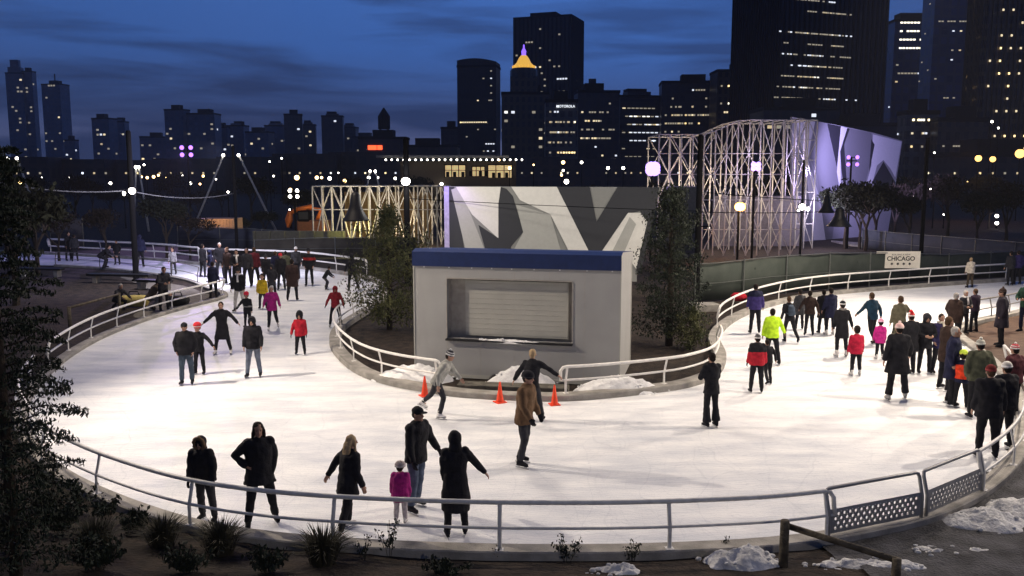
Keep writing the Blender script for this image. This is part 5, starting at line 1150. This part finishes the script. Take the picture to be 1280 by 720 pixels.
# ------------------------------------------------------------------ lit pavilion on the horizon
PV = mat('pavilion_wall', (.10, .075, .05), .8); PI = emis('lit_interior', (1, .72, .34), .42)
a, b_ = P(500, 196, 125), P(645, 200, 125); w = b_.x - a.x; pv = thing('pavilion', 'long low lit pavilion with thin roof and string of lamps on the horizon', 'building', ((a.x + b_.x) / 2, 125, 0)); H_ = a.z
mb = MB(); mb.box((0, 5, H_ / 2 - .3), (w, 10, H_ - .6)); mb.build('wall', PV, pv)
mb = MB(); mb.box((-2, 4, H_), (w * 1.12, 13, .35)); mb.build('roof', mat('pavilion_roof', (.25, .24, .22), .7), pv)
for x0, x1, y0, y1 in ((556, 582, 206, 221), (590, 606, 208, 220), (610, 640, 206, 222)):
    p0, p1 = P(x0, y0, 125), P(x1, y1, 125); cx = (p0.x + p1.x) / 2 - (a.x + b_.x) / 2; mb = MB(); mb.box((cx, -.03, (p0.z + p1.z) / 2), (p1.x - p0.x, .1, p0.z - p1.z)); wi = mb.build('window', PI, pv); mb = MB()
    for q in (-.5, -.17, .17, .5): mb.box((cx + q * (p1.x - p0.x), -.1, (p0.z + p1.z) / 2), (.12, .08, p0.z - p1.z + .2))
    mb.box((cx, -.1, p0.z), (p1.x - p0.x, .1, .15)); mb.box((cx, -.1, p0.z * .55 + p1.z * .45), (p1.x - p0.x, .07, .08)); mb.build('frame', POLEM, wi)
    for q in range(3): mb = MB(); mb.box((cx + (q - 1) * 1.1 + rng.uniform(-.3, .3), -.09, p1.z + .35), (.45, .02, .7), 0); mb.build('furniture', POLEM, wi, bevel=.008)
for i in range(24): mb = MB(); mb.ell((-w * .6 + i * w * 1.15 / 23, -2.6, H_ - .45), .13, 6, 4); mb.build('string_lamp', EW, pv)
# ------------------------------------------------------------------ city towers
FD = facade('facade_dark', (.045, .042, .055), (.018, .020, .034), 3.2, 3.8, .4)
FDK = facade('facade_black', (.022, .021, .030), (.010, .011, .020), 1.6, 3.9, .5)
FBR = facade('facade_brown', (.11, .075, .06), (.025, .022, .028), 2.6, 3.6, .55)
FGR = facade('facade_grey', (.16, .15, .15), (.035, .035, .045), 3.0, 3.7, .5)
FBL = facade('facade_blue', (.05, .07, .15), (.025, .04, .12), 3.4, 3.8, .35, .25)
FHZ = facade('facade_hazed', (.17, .18, .26), (.10, .12, .2), 4.5, 4.2, .5)  # distance haze put into the colour, paler and bluer than nearer facades
FBN = facade('facade_band', (.07, .07, .09), (.022, .028, .05), 60, 4.2, .7)
RF = mat('roof_dark', (.012, .012, .016), .9)
WC, WW, WG = emis('window_cool', (.85, .9, 1), 1.0), emis('window_warm', (1, .82, .5), 1.0), emis('window_dim', (.9, .78, .55), .32)
WB = emis('window_bright', (1, .93, .72), 2.2)
_wm = {}
def winmesh(m, w, h):
    k = (m.name, round(w, 1), round(h, 1))
    if k not in _wm:
        mb = MB(); mb.box((0, -.06, 0), (w, .12, h)); _wm[k] = mb.mesh('window', m)
    return _wm[k]
WK = .62; LITK = 2.0
def tower(label, xl, xr, top, Y, m, ratio=.7, rot=None, lit=6, rows=(), crown=None, steps=(), ww=2.4, wh=1.7, cat='skyscraper', base=0, group=None, wm=None, lo=215, piers=0, plant=True):
    rot = rng.uniform(-12, 12) if rot is None else rot; a = abs(R(rot)); X0, X1 = P(xl, top, Y).x, P(xr, top, Y).x; app = X1 - X0
    w = app / (math.cos(a) + ratio * math.sin(a)); d = w * ratio; h = P((xl + xr) / 2, top, Y).z
    t = thing('tower' if cat == 'skyscraper' else 'office_building', label, cat, ((X0 + X1) / 2, Y + d / 2, 0), R(rot), group)
    mb = MB(); mb.box((0, 0, h / 2), (w, d, h)); mb.build('wall', m, t)
    if piers:
        mb = MB(); [mb.box((-w / 2 + (i + .5) * w / piers, -d / 2 - .25, h / 2), (w / piers * .28, .6, h)) for i in range(piers)]; [mb.box((sx_ * (w / 2 + .25), -d / 2 + (i + .5) * d / piers, h / 2), (.6, d / piers * .28, h)) for i in range(piers) for sx_ in (-1, 1)]; mb.build('pier', m if piers < 0 else RF if m is FDK else m, t)
    mb = MB()
    mb.box((0, 0, h + .6), (w + .5, d + .5, 1.2)); 
    if plant: mb.box((w * rng.uniform(-.12, .12), 0, h + 1.2 + 1.5), (w * .45, d * .5, 3.6)); rf = mb.build('roof', RF, t)
    z = h
    for (f_, hp) in steps:
        mb = MB(); hh = hp * Y / FOC; mb.box((0, 0, z + hh / 2), (w * f_, d * f_, hh)); mb.build('setback', m, t); z += hh
    if crown == 'antenna': mb = MB(); mb.tube([(0, 0, z), (0, 0, z + 14 * Y / FOC)], .6, 5); mb.build('antenna', RF, t)
    if crown == 'tank':
        mb = MB(); [mb.box((sx_ * w * .08, sy_ * w * .08, h + 3), (.5, .5, 6)) for sx_ in (-1, 1) for sy_ in (-1, 1)]; mb.lathe([(w * .13, h + 5), (w * .13, h + 11), (.3, h + 15)], n=12); mb.build('water_tank', RF, t)
    n = 0; ov = {}; ww *= WK; wh *= WK
    def win(u, z, mt, W=ww, H=wh, side=0):
        nonlocal n
        if n >= 100:
            q = ov.setdefault(mt.name, (mt, MB()))[1]; q.box(((u - .5) * w * .96, -d / 2 - .05 - (.6 if piers else 0), z), (W, .12, H)); return
        n += 1; o = link('window', winmesh(mt, W, H), t)
        if side == 0: o.location = ((u - .5) * w * .96, -d / 2 - .05 - (.6 if piers else 0), z)
        else: o.location = (side * (w / 2 + .05), (u - .5) * d * .9, z); o.rotation_euler.z = side * math.pi / 2
    for (py, x0, x1, dens, mt) in rows:
        zz = P(x0, py, Y).z; zz = math.floor(zz / 3.8) * 3.8 + 1.9; u0, u1 = (x0 - xl) / (xr - xl), (x1 - xl) / (xr - xl); k = max(1, int((u1 - u0) * w / (ww * 1.35)))
        for i in range(k):
            if rng.random() < dens: win(u0 + (u1 - u0) * (i + .5) / k, zz, mt)
    zlo = max(4, P(xl, lo, Y).z)
    for i in range(int(lit * (1.0 if Y > 600 else 2.5))):
        zz = zlo + (h - zlo - 5) * rng.random(); zz = math.floor(zz / 3.8) * 3.8 + 1.9
        uu = (math.floor(rng.random() * (w / 3.2)) + .5) / max(1, w / 3.2)
        win(uu, zz, wm or rng.choice([WC, WW, WG, WG, WG, WG]), side=0 if rng.random() < .85 else (1 if rot < 0 else -1))
    for k_, (mt, q) in ov.items(): tag(q.build('lit_windows', mt, t), kind='stuff')
    return t, w, d, h
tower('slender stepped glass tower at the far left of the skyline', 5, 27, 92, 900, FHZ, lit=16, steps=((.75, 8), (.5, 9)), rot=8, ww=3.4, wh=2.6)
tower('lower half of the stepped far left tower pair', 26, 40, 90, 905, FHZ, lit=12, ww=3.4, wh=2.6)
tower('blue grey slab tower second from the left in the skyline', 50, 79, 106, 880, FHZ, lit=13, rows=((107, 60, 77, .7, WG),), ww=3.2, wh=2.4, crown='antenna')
far = [('low block right of the second left tower', 80, 94, 176, 4), ('short tower with a bright corner lamp at the left', 113, 140, 149, 10), ('dark tower joined to the short left tower', 138, 156, 153, 5), ('wide dim block behind the purple floodlights', 171, 206, 172, 8), ('tall dark tower left of the purple floodlights', 204, 232, 138, 6),
       ('tower with faint crown right of the purple floodlights', 232, 268, 143, 8), ('dark slab behind the purple floodlights', 262, 284, 160, 6), ('tower with lit roof edge above the pale mast', 282, 307, 158, 5), ('broad low dark block at left of centre', 306, 338, 166, 6), ('flat topped dark block with one roof lamp', 328, 358, 158, 5),
       ('slim dark tower with rounded top left of centre', 352, 377, 144, 4), ('low dark block beside the slim rounded tower', 374, 394, 157, 3), ('rounded dark tower near the smoke like roofs', 400, 428, 146, 5), ('dark block falling away to the right', 424, 446, 160, 3), ('dark block behind the red sign', 440, 474, 172, 2)]
for lb, x0, x1, tp_, n_ in far:
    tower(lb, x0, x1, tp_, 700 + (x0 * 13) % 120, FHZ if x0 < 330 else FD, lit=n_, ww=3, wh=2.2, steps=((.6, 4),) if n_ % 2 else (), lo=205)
t_, w_, d_, h_ = tower('dark block carrying a small red lit sign and a roof tank', 448, 507, 174, 420, FD, lit=2, crown='tank', rot=0, cat='building', lo=205)
q0, q1 = P(460, 181, 420), P(478, 188, 420)
mb = MB(); cx = (q0.x + q1.x) / 2 - t_.location.x
for f0, f1 in ((0, .60), (.66, 1)): mb.box((cx + ((f0 + f1) / 2 - .5) * (q1.x - q0.x), -d_ / 2 - .4, (q0.z + q1.z) / 2), ((f1 - f0) * (q1.x - q0.x), .5, (q0.z - q1.z) * .8))
mb.build('lit_sign', emis('sign_red', (1, .10, .03), 2.2), t_)
tower('low dark roofs between the red sign and the curved tower', 505, 572, 184, 430, FD, lit=3, cat='building', rot=0, lo=205)
tower('small dark block left of the curved top tower', 551, 574, 161, 520, FD, lit=0)
t_, w_, d_, h_ = tower('dark tower with softly curved top and a row of lights near its base', 571, 625, 84, 480, FDK, lit=4, rot=-8, rows=((156, 573, 613, .95, WW), (90, 616, 622, 1, WG), (97, 616, 622, 1, WC), (104, 616, 622, 1, WG), (112, 616, 622, 1, WG), (119, 616, 622, 1, WC), (127, 616, 622, .8, WG), (180, 610, 624, .7, WC), (187, 612, 624, .7, WC)), ww=1.5, wh=1.0, lo=205)
mb = MB(); V = []; K = 10
for y in (-d_ / 2, d_ / 2): V += [Vector((-w_ / 2 + w_ * i / K, y, h_ + 1.2 + 3.5 * math.sin(math.pi * (.25 + .6 * i / K)))) for i in range(K + 1)] + [Vector((w_ / 2, y, h_)), Vector((-w_ / 2, y, h_))]
k = K + 3; mb.add(V, [tuple(range(k))[::-1], tuple(range(k, 2 * k))] + [(i, (i + 1) % k, (i + 1) % k + k, i + k) for i in range(k)]); mb.build('curved_top', FDK, t_)
# gold crowned tower
t_, w_, d_, h_ = tower('old stepped tower with glowing golden dome and purple tip', 627, 686, 118, 400, FBR, lit=5, rot=0, ratio=.8, steps=(), lo=205)
s_ = 400 / FOC; z0 = h_ + 1
mb = MB(); cxx = P(655, 100, 400).x - t_.location.x
mb.box((cxx, 0, z0 + 8 * s_), (34 * s_, 30 * s_, 24 * s_)); mb.build('setback', FBR, t_)
zd = P(655, 83, 400).z; gold = mat('gold_dome', (.7, .45, .1), .4, emit=(1, .55, .08), estr=.75)
mb = MB(); mb.lathe([(17 * s_, z0 + 18 * s_), (17 * s_, zd - 1), (15 * s_, zd)], (cxx, 0, 0), 12); mb.build('upper_drum', FBR, t_)
mb = MB(); mb.lathe([(14 * s_, zd), (13 * s_, zd + 3 * s_), (9 * s_, zd + 7 * s_), (6 * s_, zd + 13 * s_), (3.5 * s_, zd + 16 * s_)], (cxx, 0, 0), 12); [mb.box((cxx + math.cos(a) * 13.5 * s_, math.sin(a) * 13.5 * s_, zd + 1.5 * s_), (.8, .8, 3.5 * s_), a) for a in [i * math.pi / 6 for i in range(12)]]; dm = mb.build('dome', gold, t_)
mb = MB(); mb.lathe([(2.6 * s_, zd + 16 * s_), (3 * s_, zd + 21 * s_), (1 * s_, zd + 25 * s_), (.3, zd + 29 * s_)], (cxx, 0, 0), 8); mb.build('lantern', emis('tip_purple', (.25, .12, 1), 1.6), t_)
tower('huge plain black tower behind the golden dome', 642, 733, 22, 560, FDK, lit=8, rot=-20, ratio=.75, rows=((52, 660, 678, .6, WG), (96, 712, 730, .8, WC), (95, 672, 690, .6, WG), (116, 676, 690, .7, WG)), ww=2, wh=1.5, lo=120, piers=14)
t_, w_, d_, h_ = tower('grey office block with small white lettering at its top', 682, 722, 128, 340, FGR, lit=10, rot=0, ratio=.8, cat='building', rows=((170, 684, 720, .75, WG), (158, 684, 720, .6, WG), (164, 686, 718, .5, WG), (176, 684, 716, .6, WG), (152, 690, 719, .6, WG), (187, 700, 718, .8, WW), (193, 700, 718, .7, WW), (146, 688, 706, .5, WC), (148, 696, 712, .4, WG)), ww=1.1, wh=1.0, lo=205)
tm_ = text_mesh('MOTOROLA', 1.25, emis('sign_white', (.9, .95, 1), 1.1), .1, 'lettering', t_, Matrix.Translation((P(707, 132, 340).x - t_.location.x, -d_ / 2 - .3, P(707, 133, 340).z)) @ Matrix.Rotation(math.pi / 2, 4, 'X'), bold=.02)
tower('dark block right of the lettered office block', 720, 775, 116, 400, FD, lit=6, rot=4, cat='building', rows=((150, 728, 750, .8, WW), (170, 722, 745, .5, WW), (146, 744, 756, .5, WG), (136, 730, 765, .5, WG), (160, 730, 770, .6, WG), (178, 725, 765, .6, WG)), ww=1.4, wh=1.1, lo=205)
tower('dark block behind, with stepped left shoulder, right of the black tower', 730, 752, 108, 520, FD, lit=0, cat='building')
tower('banded office tower with rows of pale windows and roof screen', 768, 829, 122, 430, FBN, lit=5, rot=10, steps=((.55, 8),), rows=tuple((y, 770 + rng.uniform(0, 12), 828 - rng.uniform(0, 10), .85, rng.choice([WG, WC, WG])) for y in (135, 141, 147, 153, 159, 166, 173, 193)), ww=2.4, wh=.8, lo=205)
tower('broad dark office block left of the giant tower', 828, 898, 104, 420, FD, lit=14, rot=-5, cat='building', rows=((148, 840, 885, .7, WG), (112, 872, 886, .6, WG), (134, 835, 880, .5, WG), (141, 845, 892, .6, WG), (155, 832, 870, .7, WG)), ww=1.3, wh=1.2, lo=165)
tower('lit windowed block at the foot of the giant tower', 897, 958, 90, 400, FBR, lit=4, rot=0, cat='building', rows=((110, 906, 928, .7, WW), (127, 912, 955, .6, WB), (133, 910, 955, .7, WB), (137, 912, 950, .6, WW), (145, 905, 930, .4, WW)), ww=1.2, wh=1.2, lo=165)
gr = []
for y in (6, 12, 38, 44, 50, 56, 62, 68, 74, 80, 86, 92, 98, 104, 110, 116, 122, 128, 134):
    for _ in range(3): x0 = 918 + rng.uniform(0, 110); gr.append((y, x0, x0 + rng.uniform(14, 60), .5, rng.choice([WG, WG, WG, WC])))
tower('giant dark tower rising out of the top of the picture', 934, 1130, -60, 330, FDK, lit=0, rot=22, ratio=.6, rows=tuple(gr), ww=1.3, wh=.7, piers=22)
tower('blue dusk tower with a bright block of lit floors near its top', 1119, 1182, 27, 420, FBL, lit=8, rot=0, ratio=.6, rows=tuple((y, 1124, 1168, .8, WB) for y in (33, 42, 50, 60)) + ((89, 1124, 1150, .6, WG), (88, 1150, 1168, .5, WC), (31, 1168, 1182, .7, WG)), ww=1.8, wh=1.1, lo=140)
tower('very tall dark blue tower at the upper right', 1172, 1240, -50, 370, FBL, lit=8, rot=0, ratio=.5, rows=((30, 1176, 1215, .7, WG), (117, 1180, 1205, .5, WG)), ww=1.4, wh=.8, lo=140)
tower('brown stone tower with upright piers at the right edge', 1236, 1310, -40, 280, FBR, lit=34, rot=0, ratio=.6, piers=12, ww=.9, wh=1.0, lo=185, wm=WW)
tower('lower wing of the brown stone tower', 1228, 1262, 80, 300, FBR, lit=12, rot=0, cat='building', ww=.9, wh=1.0, lo=185, wm=WW, piers=6)
tower('low concrete block with a warm lit top row at right', 1134, 1174, 143, 260, FGR, lit=4, rot=0, cat='building', rows=((151, 1140, 1170, .75, WW), (153, 1140, 1170, .5, WB), (168, 1150, 1172, .3, WC)), ww=.9, wh=.9, lo=185)
tower('long low dark building right of the concrete block', 1173, 1236, 152, 255, FBR, lit=3, rot=0, cat='building', rows=((182, 1192, 1222, .9, WG),), ww=.9, wh=.7, lo=190)
tower('dark infill block behind the scaffold, beneath the giant tower', 955, 1050, 138, 300, FD, lit=4, rot=0, cat='building', rows=((139, 1005, 1040, .6, WC),), lo=165)
tower('dark block between the scaffold wall and the concrete block', 1048, 1136, 158, 290, FD, lit=5, rot=0, cat='building', lo=200, ww=1.2, wh=1.2)
tower('low dark building at the far right below the stone tower', 1200, 1330, 196, 220, FD, lit=8, rot=0, cat='building', lo=212, ww=.8, wh=.8)
# low rows of dark roofs
rb = [(-20, 60, 196), (50, 130, 199), (120, 200, 200), (190, 280, 198), (270, 350, 196), (340, 420, 192), (410, 500, 190), (620, 700, 196), (690, 780, 199), (770, 860, 196)]
nm_ = ['far left edge', 'second tower from the left', 'short left tower', 'purple floodlights', 'pale mast', 'rounded towers', 'red sign', 'golden dome tower', 'lettered block', 'banded tower']
for i, (x0, x1, tp_) in enumerate(rb): tower('low dark row of roofs below the ' + nm_[i], x0, x1, tp_, 230 + i * 7, FD, lit=5, rot=0, cat='building', lo=212, ww=.8, wh=.8, plant=False)

# ------------------------------------------------------------------ sky
wd = bpy.data.worlds.new('World'); S.world = wd; wd.use_nodes = True; nt = wd.node_tree; N, L = nt.nodes, nt.links
bg = N['Background']; sky = N.new('ShaderNodeTexSky'); sky.sky_type = 'NISHITA'; sky.sun_disc = False
sky.sun_elevation = R(-4.0); sky.sun_rotation = R(20); sky.altitude = 100; sky.air_density = 1.2; sky.dust_density = 0.6; sky.ozone_density = 5.0
tc = N.new('ShaderNodeTexCoord'); sp = N.new('ShaderNodeSeparateXYZ'); L.new(tc.outputs['Generated'], sp.inputs[0])
# dusk gradient by elevation
rp = N.new('ShaderNodeValToRGB'); L.new(sp.outputs['Z'], rp.inputs['Fac']); e = rp.color_ramp.elements
e[0].position = 0.0; e[0].color = (.125, .145, .28, 1); e[1].position = 1.0; e[1].color = (.010, .030, .12, 1)
for pos, c in ((.04, (.082, .105, .235, 1)), (.07, (.046, .082, .225, 1)), (.13, (.050, .138, .44, 1)), (.24, (.060, .175, .56, 1)), (.6, (.016, .05, .19, 1))):
    q = e.new(pos); q.color = c
# cloud bands
mp = N.new('ShaderNodeMapping'); L.new(tc.outputs['Generated'], mp.inputs['Vector']); mp.inputs['Scale'].default_value = (1.5, 1.5, 14); mp.inputs['Rotation'].default_value = (0, R(5), 0)
ns = N.new('ShaderNodeTexNoise'); ns.inputs['Scale'].default_value = 1.9; ns.inputs['Detail'].default_value = 7; ns.inputs['Roughness'].default_value = .52; ns.inputs['Distortion'].default_value = .4; L.new(mp.outputs[0], ns.inputs['Vector'])
cr = N.new('ShaderNodeValToRGB'); L.new(ns.outputs['Fac'], cr.inputs['Fac']); cr.color_ramp.elements[0].position = .42; cr.color_ramp.elements[0].color = (0, 0, 0, 1); cr.color_ramp.elements[1].position = .57; cr.color_ramp.elements[1].color = (1, 1, 1, 1)
fa_ = N.new('ShaderNodeMapRange'); L.new(sp.outputs['Z'], fa_.inputs['Value']); fa_.inputs['From Min'].default_value = .30; fa_.inputs['From Max'].default_value = .08; fa_.inputs['To Min'].default_value = .15; fa_.inputs['To Max'].default_value = .85
ml = N.new('ShaderNodeMath'); ml.operation = 'MULTIPLY'; L.new(cr.outputs['Color'], ml.inputs[0]); L.new(fa_.outputs[0], ml.inputs[1])
mx = N.new('ShaderNodeMixRGB'); L.new(ml.outputs[0], mx.inputs['Fac']); L.new(rp.outputs['Color'], mx.inputs['Color1']); mx.inputs['Color2'].default_value = (.020, .036, .105, 1)
# left side darker
lx = N.new('ShaderNodeMapRange'); L.new(sp.outputs['X'], lx.inputs['Value']); lx.inputs['From Min'].default_value = -.55; lx.inputs['From Max'].default_value = .05; lx.inputs['To Min'].default_value = .72; lx.inputs['To Max'].default_value = 1.0
by = N.new('ShaderNodeMapRange'); L.new(sp.outputs['Y'], by.inputs['Value']); by.inputs['From Min'].default_value = -.3; by.inputs['From Max'].default_value = .65; by.inputs['To Min'].default_value = .5; by.inputs['To Max'].default_value = 1.0
m3 = N.new('ShaderNodeMath'); m3.operation = 'MULTIPLY'; L.new(lx.outputs[0], m3.inputs[0]); L.new(by.outputs[0], m3.inputs[1])
m2 = N.new('ShaderNodeMixRGB'); m2.blend_type = 'MULTIPLY'; m2.inputs['Fac'].default_value = 1; L.new(mx.outputs[0], m2.inputs['Color1']); L.new(m3.outputs[0], m2.inputs['Color2'])
# the Nishita twilight adds to it
sc_ = N.new('ShaderNodeMixRGB'); sc_.blend_type = 'ADD'; sc_.inputs['Fac'].default_value = .05; L.new(m2.outputs[0], sc_.inputs['Color1']); L.new(sky.outputs['Color'], sc_.inputs['Color2'])
L.new(sc_.outputs[0], bg.inputs['Color']); bg.inputs['Strength'].default_value = 1.0

# ------------------------------------------------------------------ lights
WHT = (1, .85, .68); LK = 0.33
def mastlamp(label, loc, tg, e, col=WHT, ang=95, size=.22, mast=True):
    x, y, z = loc; t = thing('unseen_floodlight', label, 'floodlight', (x, y, 0))
    mb = MB(); mb.lathe([(.16, 0), (.12, .3), (.09, z + .2)], n=10); mb.build('mast', POLEM, t)
    d = (Vector(tg) - Vector(loc)).normalized(); mb = MB(); c = Vector((0, 0, z)) - d * .05
    mb.tube([c - d * .45, c - d * .3, c], [.12, .24, .3], 14); mb.build('lamp_head', POLEM, t, smooth=True)
    return light('SPOT', Vector(loc) + d * .12, e * LK, col, tg, size, ang, .7)
mastlamp('rink floodlight on a mast left of the ice, outside the picture', (-15.5, 22.5, 10.5), (2, 22, 0), 33000, ang=92, size=.15)
mastlamp('rink floodlight on a mast right of the ice, outside the picture', (18.5, 21.0, 10.5), (3, 22, 0), 22000, ang=92, size=.15)
mastlamp('unseen floodlight added on a far right mast for the right branch', (27, 36, 10.5), (13, 33, 0), 42000, ang=95)  # added out of view to light the right branch
# unseen lamps over the ice, mostly added to even out its light
def hung(label, loc, e, col=WHT, ang=130, size=.35, tg=None):
    x, y, z = loc; t = thing('unseen_rink_lamp', label, 'hanging lamp', loc); mb = MB(); mb.lathe([(.38, 0.0), (.36, .06), (.2, .3), (.08, .5), (.05, .8)], n=16)
    mb.build('shade', BELL, t, smooth=True); mb = MB(); mb.tube([(-9, 0, 1.3), (0, 0, .8), (9, 0, 1.3)], .02, 5); mb.build('wire', POLEM, t)
    return light('SPOT', (x, y, z - .05), e * LK, col, tg or (x, y, 0), size, ang, .5)
hung('unseen lamp added high over the left half of the ice', (-10.5, 24.0, 13.5), 7000, ang=112, size=.8)
hung('lamp hung high over the middle of the ice', (-3.5, 28.5, 14), 10000, ang=115, tg=(1.5, 18, 0), size=.9)
hung('unseen lamp added high over the right half of the ice', (10.5, 24.0, 13.5), 8000, ang=115, size=.8)
hung('unseen lamp added high over the right branch of the ice', (16, 35, 15.5), 48000, ang=112)
hung('unseen lamp added high over the left branch of the ice', (-12.5, 41, 17), 25000, ang=88, size=.5)
mastlamp('unseen floodlight added behind the viewpoint for the near rails', (5, -7, 9), (1, 17, 0), 6500, (1, .90, .78), 80, .3)  # added fill behind the camera, lifts the dark near rails
hz = MB(); hz.box((0, 640, 152), (2560, 1560, 306))
hm_ = bpy.data.materials.new('night_haze'); hm_.use_nodes = True; q = hm_.node_tree; q.nodes.remove(q.nodes['Principled BSDF']); pv_ = q.nodes.new('ShaderNodeVolumePrincipled'); pv_.inputs['Density'].default_value = .00022; pv_.inputs['Color'].default_value = (.75, .78, .9, 1); pv_.inputs['Anisotropy'].default_value = .2
q.links.new(pv_.outputs[0], q.nodes['Material Output'].inputs['Volume']); tag(hz.build('haze', hm_), kind='stuff')
# light of lamps in view, and added lights that have no fixture
light('SPOT', (-15.5, 47.0, 7.4), 5000, (.86, .82, 1), (-21, 52, 0), .2, 140)  # added without a fixture, brightens the far left ice
light('POINT', P(508, 225, 46.2), 200, (1, .95, .85), size=.25)
light('SPOT', P(233, 189, 79), 7000, (.62, .45, 1), P(130, 325, 60), .3, 60)
light('POINT', P(168, 238, 47.6), 60, (1, .95, .85), size=.2)
light('SPOT', P(1078, 199, 72), 9000, (.54, .46, 1), P(1098, 195, 82), .3, 100)
light('SPOT', P(1005, 215, 70), 2500, (.62, .5, 1), P(1018, 210, 76), .3, 120)  # added beside the purple wall, no lamp stands here
light('POINT', P(1030, 262, 69), 700, (.8, .72, 1), size=.3)  # another added light near the purple wall, no fixture
light('POINT', P(816, 211, 60.2), 1500, (.55, .4, 1), size=.3)
light('POINT', P(945, 208, 62.2), 1700, (.8, .65, 1), size=.3)
light('POINT', P(925, 260, 60.7), 700, (1, .5, .15), size=.25)
for x, y, Y, e_ in ((840, 226, 66.5, 900), (880, 232, 66.5, 900), (912, 246, 66.5, 600), (960, 255, 66.5, 500), (980, 225, 67, 500)): light('POINT', P(x, y, Y), e_ * .5, (1, .78, .58), size=.2)  # warm points added among the scaffold bars, without fixtures
for x, y, Y, e_, c in ((410, 290, 74, 110, (1, .45, .15)), (400, 256, 74, 90, (1, .6, .3)), (445, 288, 73, 800, (1, .85, .3)), (500, 285, 73, 600, (1, .75, .45)), (535, 262, 71, 700, (1, .85, .65)), (425, 245, 68, 500, (1, .85, .65)), (470, 245, 68, 500, (1, .85, .65)), (435, 292, 64.5, 350, (.95, .9, .25)), (268, 268, 70.5, 200, (1, .6, .3)), (1140, 243, 88, 150, (.9, .9, 1)), (1205, 190, 108, 1500, (1, .5, .15)), (1010, 262, 59, 500, (.9, .85, 1))): light('POINT', P(x, y, Y), e_ * .5, c, size=.2)  # mostly added site fill; the last ones go with lamps in view
light('SPOT', P(876, 205, 37), 1800, (1, .95, .86), P(720, 275, 46), .25, 75)  # added wash on the striped wall from the right, no lamp head
light('SPOT', P(507, 200, 38), 2600, (1, .95, .86), P(660, 275, 46), .25, 75)  # second added wash from the left, evens the striped wall
light('SPOT', P(556, 226, 44.5), 120, (.45, .3, 1), P(558, 270, 46), .1, 120)  # added purple wash for the end face, no fixture
S.cycles.max_bounces = 4; S.cycles.diffuse_bounces = 2; S.cycles.glossy_bounces = 2; S.cycles.sample_clamp_indirect = 4
S.cycles.use_light_tree = True
